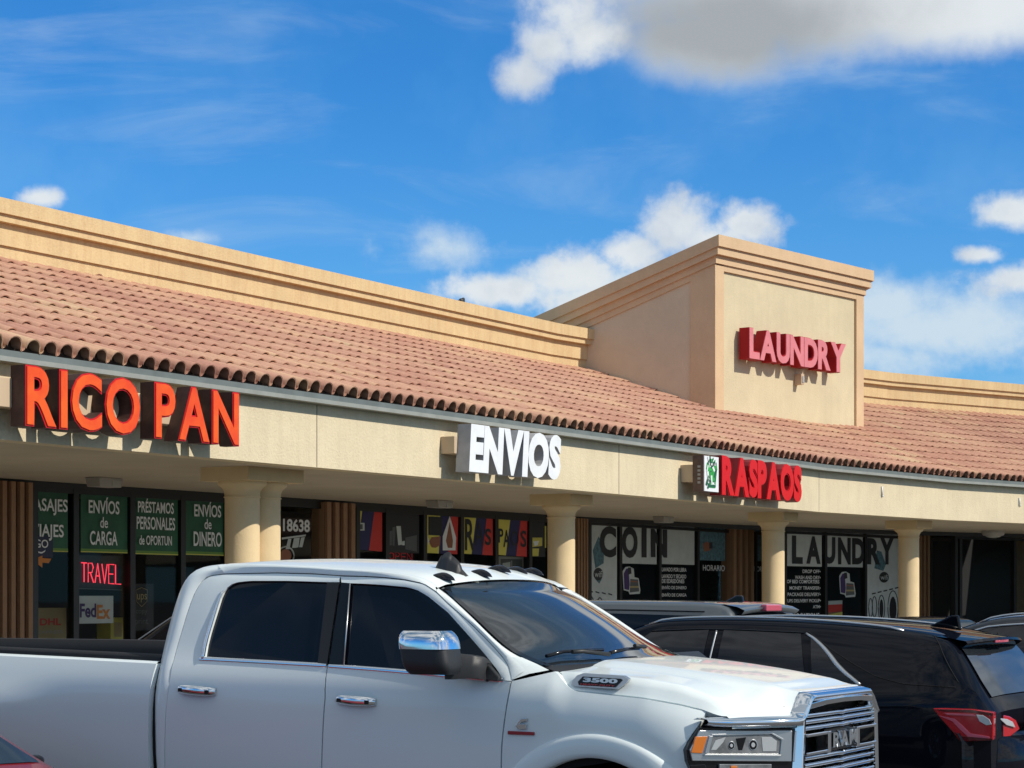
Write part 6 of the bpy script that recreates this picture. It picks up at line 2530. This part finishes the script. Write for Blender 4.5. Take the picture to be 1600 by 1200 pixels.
# black sedan far behind -----------------------------------------------------------
sd_spec = dict(x=(-2.35, 2.35), W=0.9, H=1.43, wr=0.60, sill=0.24, axles=(-1.35, 1.4),
               belt=[(-2.35, 0.98), (2.3, 0.92)],
               top=[(-2.35, 0.85), (-2.28, 1.0), (-1.7, 1.03), (-1.35, 1.12), (-0.75, 1.37), (-0.3, 1.43), (0.0, 1.425), (0.3, 1.37), (0.95, 1.04), (1.2, 0.98), (1.9, 0.88), (2.25, 0.74), (2.35, 0.55)])
def sedan_glass(c):
    c.side_glass([([(0.72, 0.96), (-0.12, 0.98)], [(0.22, 1.30), (-0.12, 1.35)]), ([(-0.2, 0.98), (-0.95, 1.02)], [(-0.2, 1.35), (-0.70, 1.30)])])
    c.top_glass(0.27, 0.93, 'windscreen', 0.88)
    c.top_glass(-1.33, -0.72, 'rear_window', 0.86)
bs = Car('sedan', 'black sedan roof far behind the black suv, in front of the dark windows', 'sedan', place(1453, 968, 38.0, 100, -0.2, 0.0), 100, sd_spec, M['black_car'], 0.32)
sedan_glass(bs)

# red sedan in the near left corner ----------------------------------------------
rq = TR_C + TRF * (-1.44) + TRL * (-1.82)
rf, rl = TRF, TRL
ro = rq - rf * 0.80 - rl * 0.70
rs_spec = dict(sd_spec)
rs_spec.update(H=1.37, belt=[(-2.35, 0.92), (2.3, 0.83)], top=[(-2.35, 0.80), (-2.28, 0.93), (-1.7, 0.97), (-1.35, 1.06), (-0.75, 1.31), (-0.3, 1.37), (0.0, 1.365), (0.3, 1.30), (0.95, 0.93), (1.15, 0.86), (1.9, 0.75), (2.25, 0.65), (2.35, 0.5)])
rd = Car('sedan', 'red sedan in the bottom left corner with the sky mirrored in its windscreen', 'sedan', (ro.x, ro.y), TR_YAW, rs_spec, M['red_car'], 0.32)
sedan_glass(rd)
for sg in (-1, 1):
    mb = MB()
    mb.ellipsoid((0.70, sg * 0.95, 0.915), (0.04, 0.06, 0.032), M['gloss'], 14, 8)
    mb.tube([(0.70, sg * 0.84, 0.88), (0.70, sg * 0.92, 0.90)], 0.018, M['gloss'], 6)
    mb.done('mirror', rd.root)

# little bird on the parapet ------------------------------------------------------
sB, zB = SA.sz(720, 465.5, T_PAR)
bird = thing('bird', 'small dark bird sitting on top of the long parapet', 'bird', SA.P(sB, T_PAR - 0.02, Z_TOP), SA.rot)
mb = MB()
mb.ellipsoid((0, 0, 0.045), (0.085, 0.05, 0.05), M['bplastic'], 14, 9)
mb.ellipsoid((0.055, 0, 0.085), (0.034, 0.03, 0.03), M['bplastic'], 10, 7)
mb.tube([(0.085, 0, 0.083), (0.11, 0, 0.078)], [0.008, 0.002], M['bplastic'], 5)
mb.tube([(-0.07, 0, 0.04), (-0.16, 0, 0.025)], [0.02, 0.012], M['bplastic'], 6)
mb.tube([(0.01, 0.015, 0.02), (0.01, 0.015, -0.001)], 0.004, M['bplastic'], 4)
mb.tube([(0.01, -0.015, 0.02), (0.01, -0.015, -0.001)], 0.004, M['bplastic'], 4)
mb.done('body', bird)
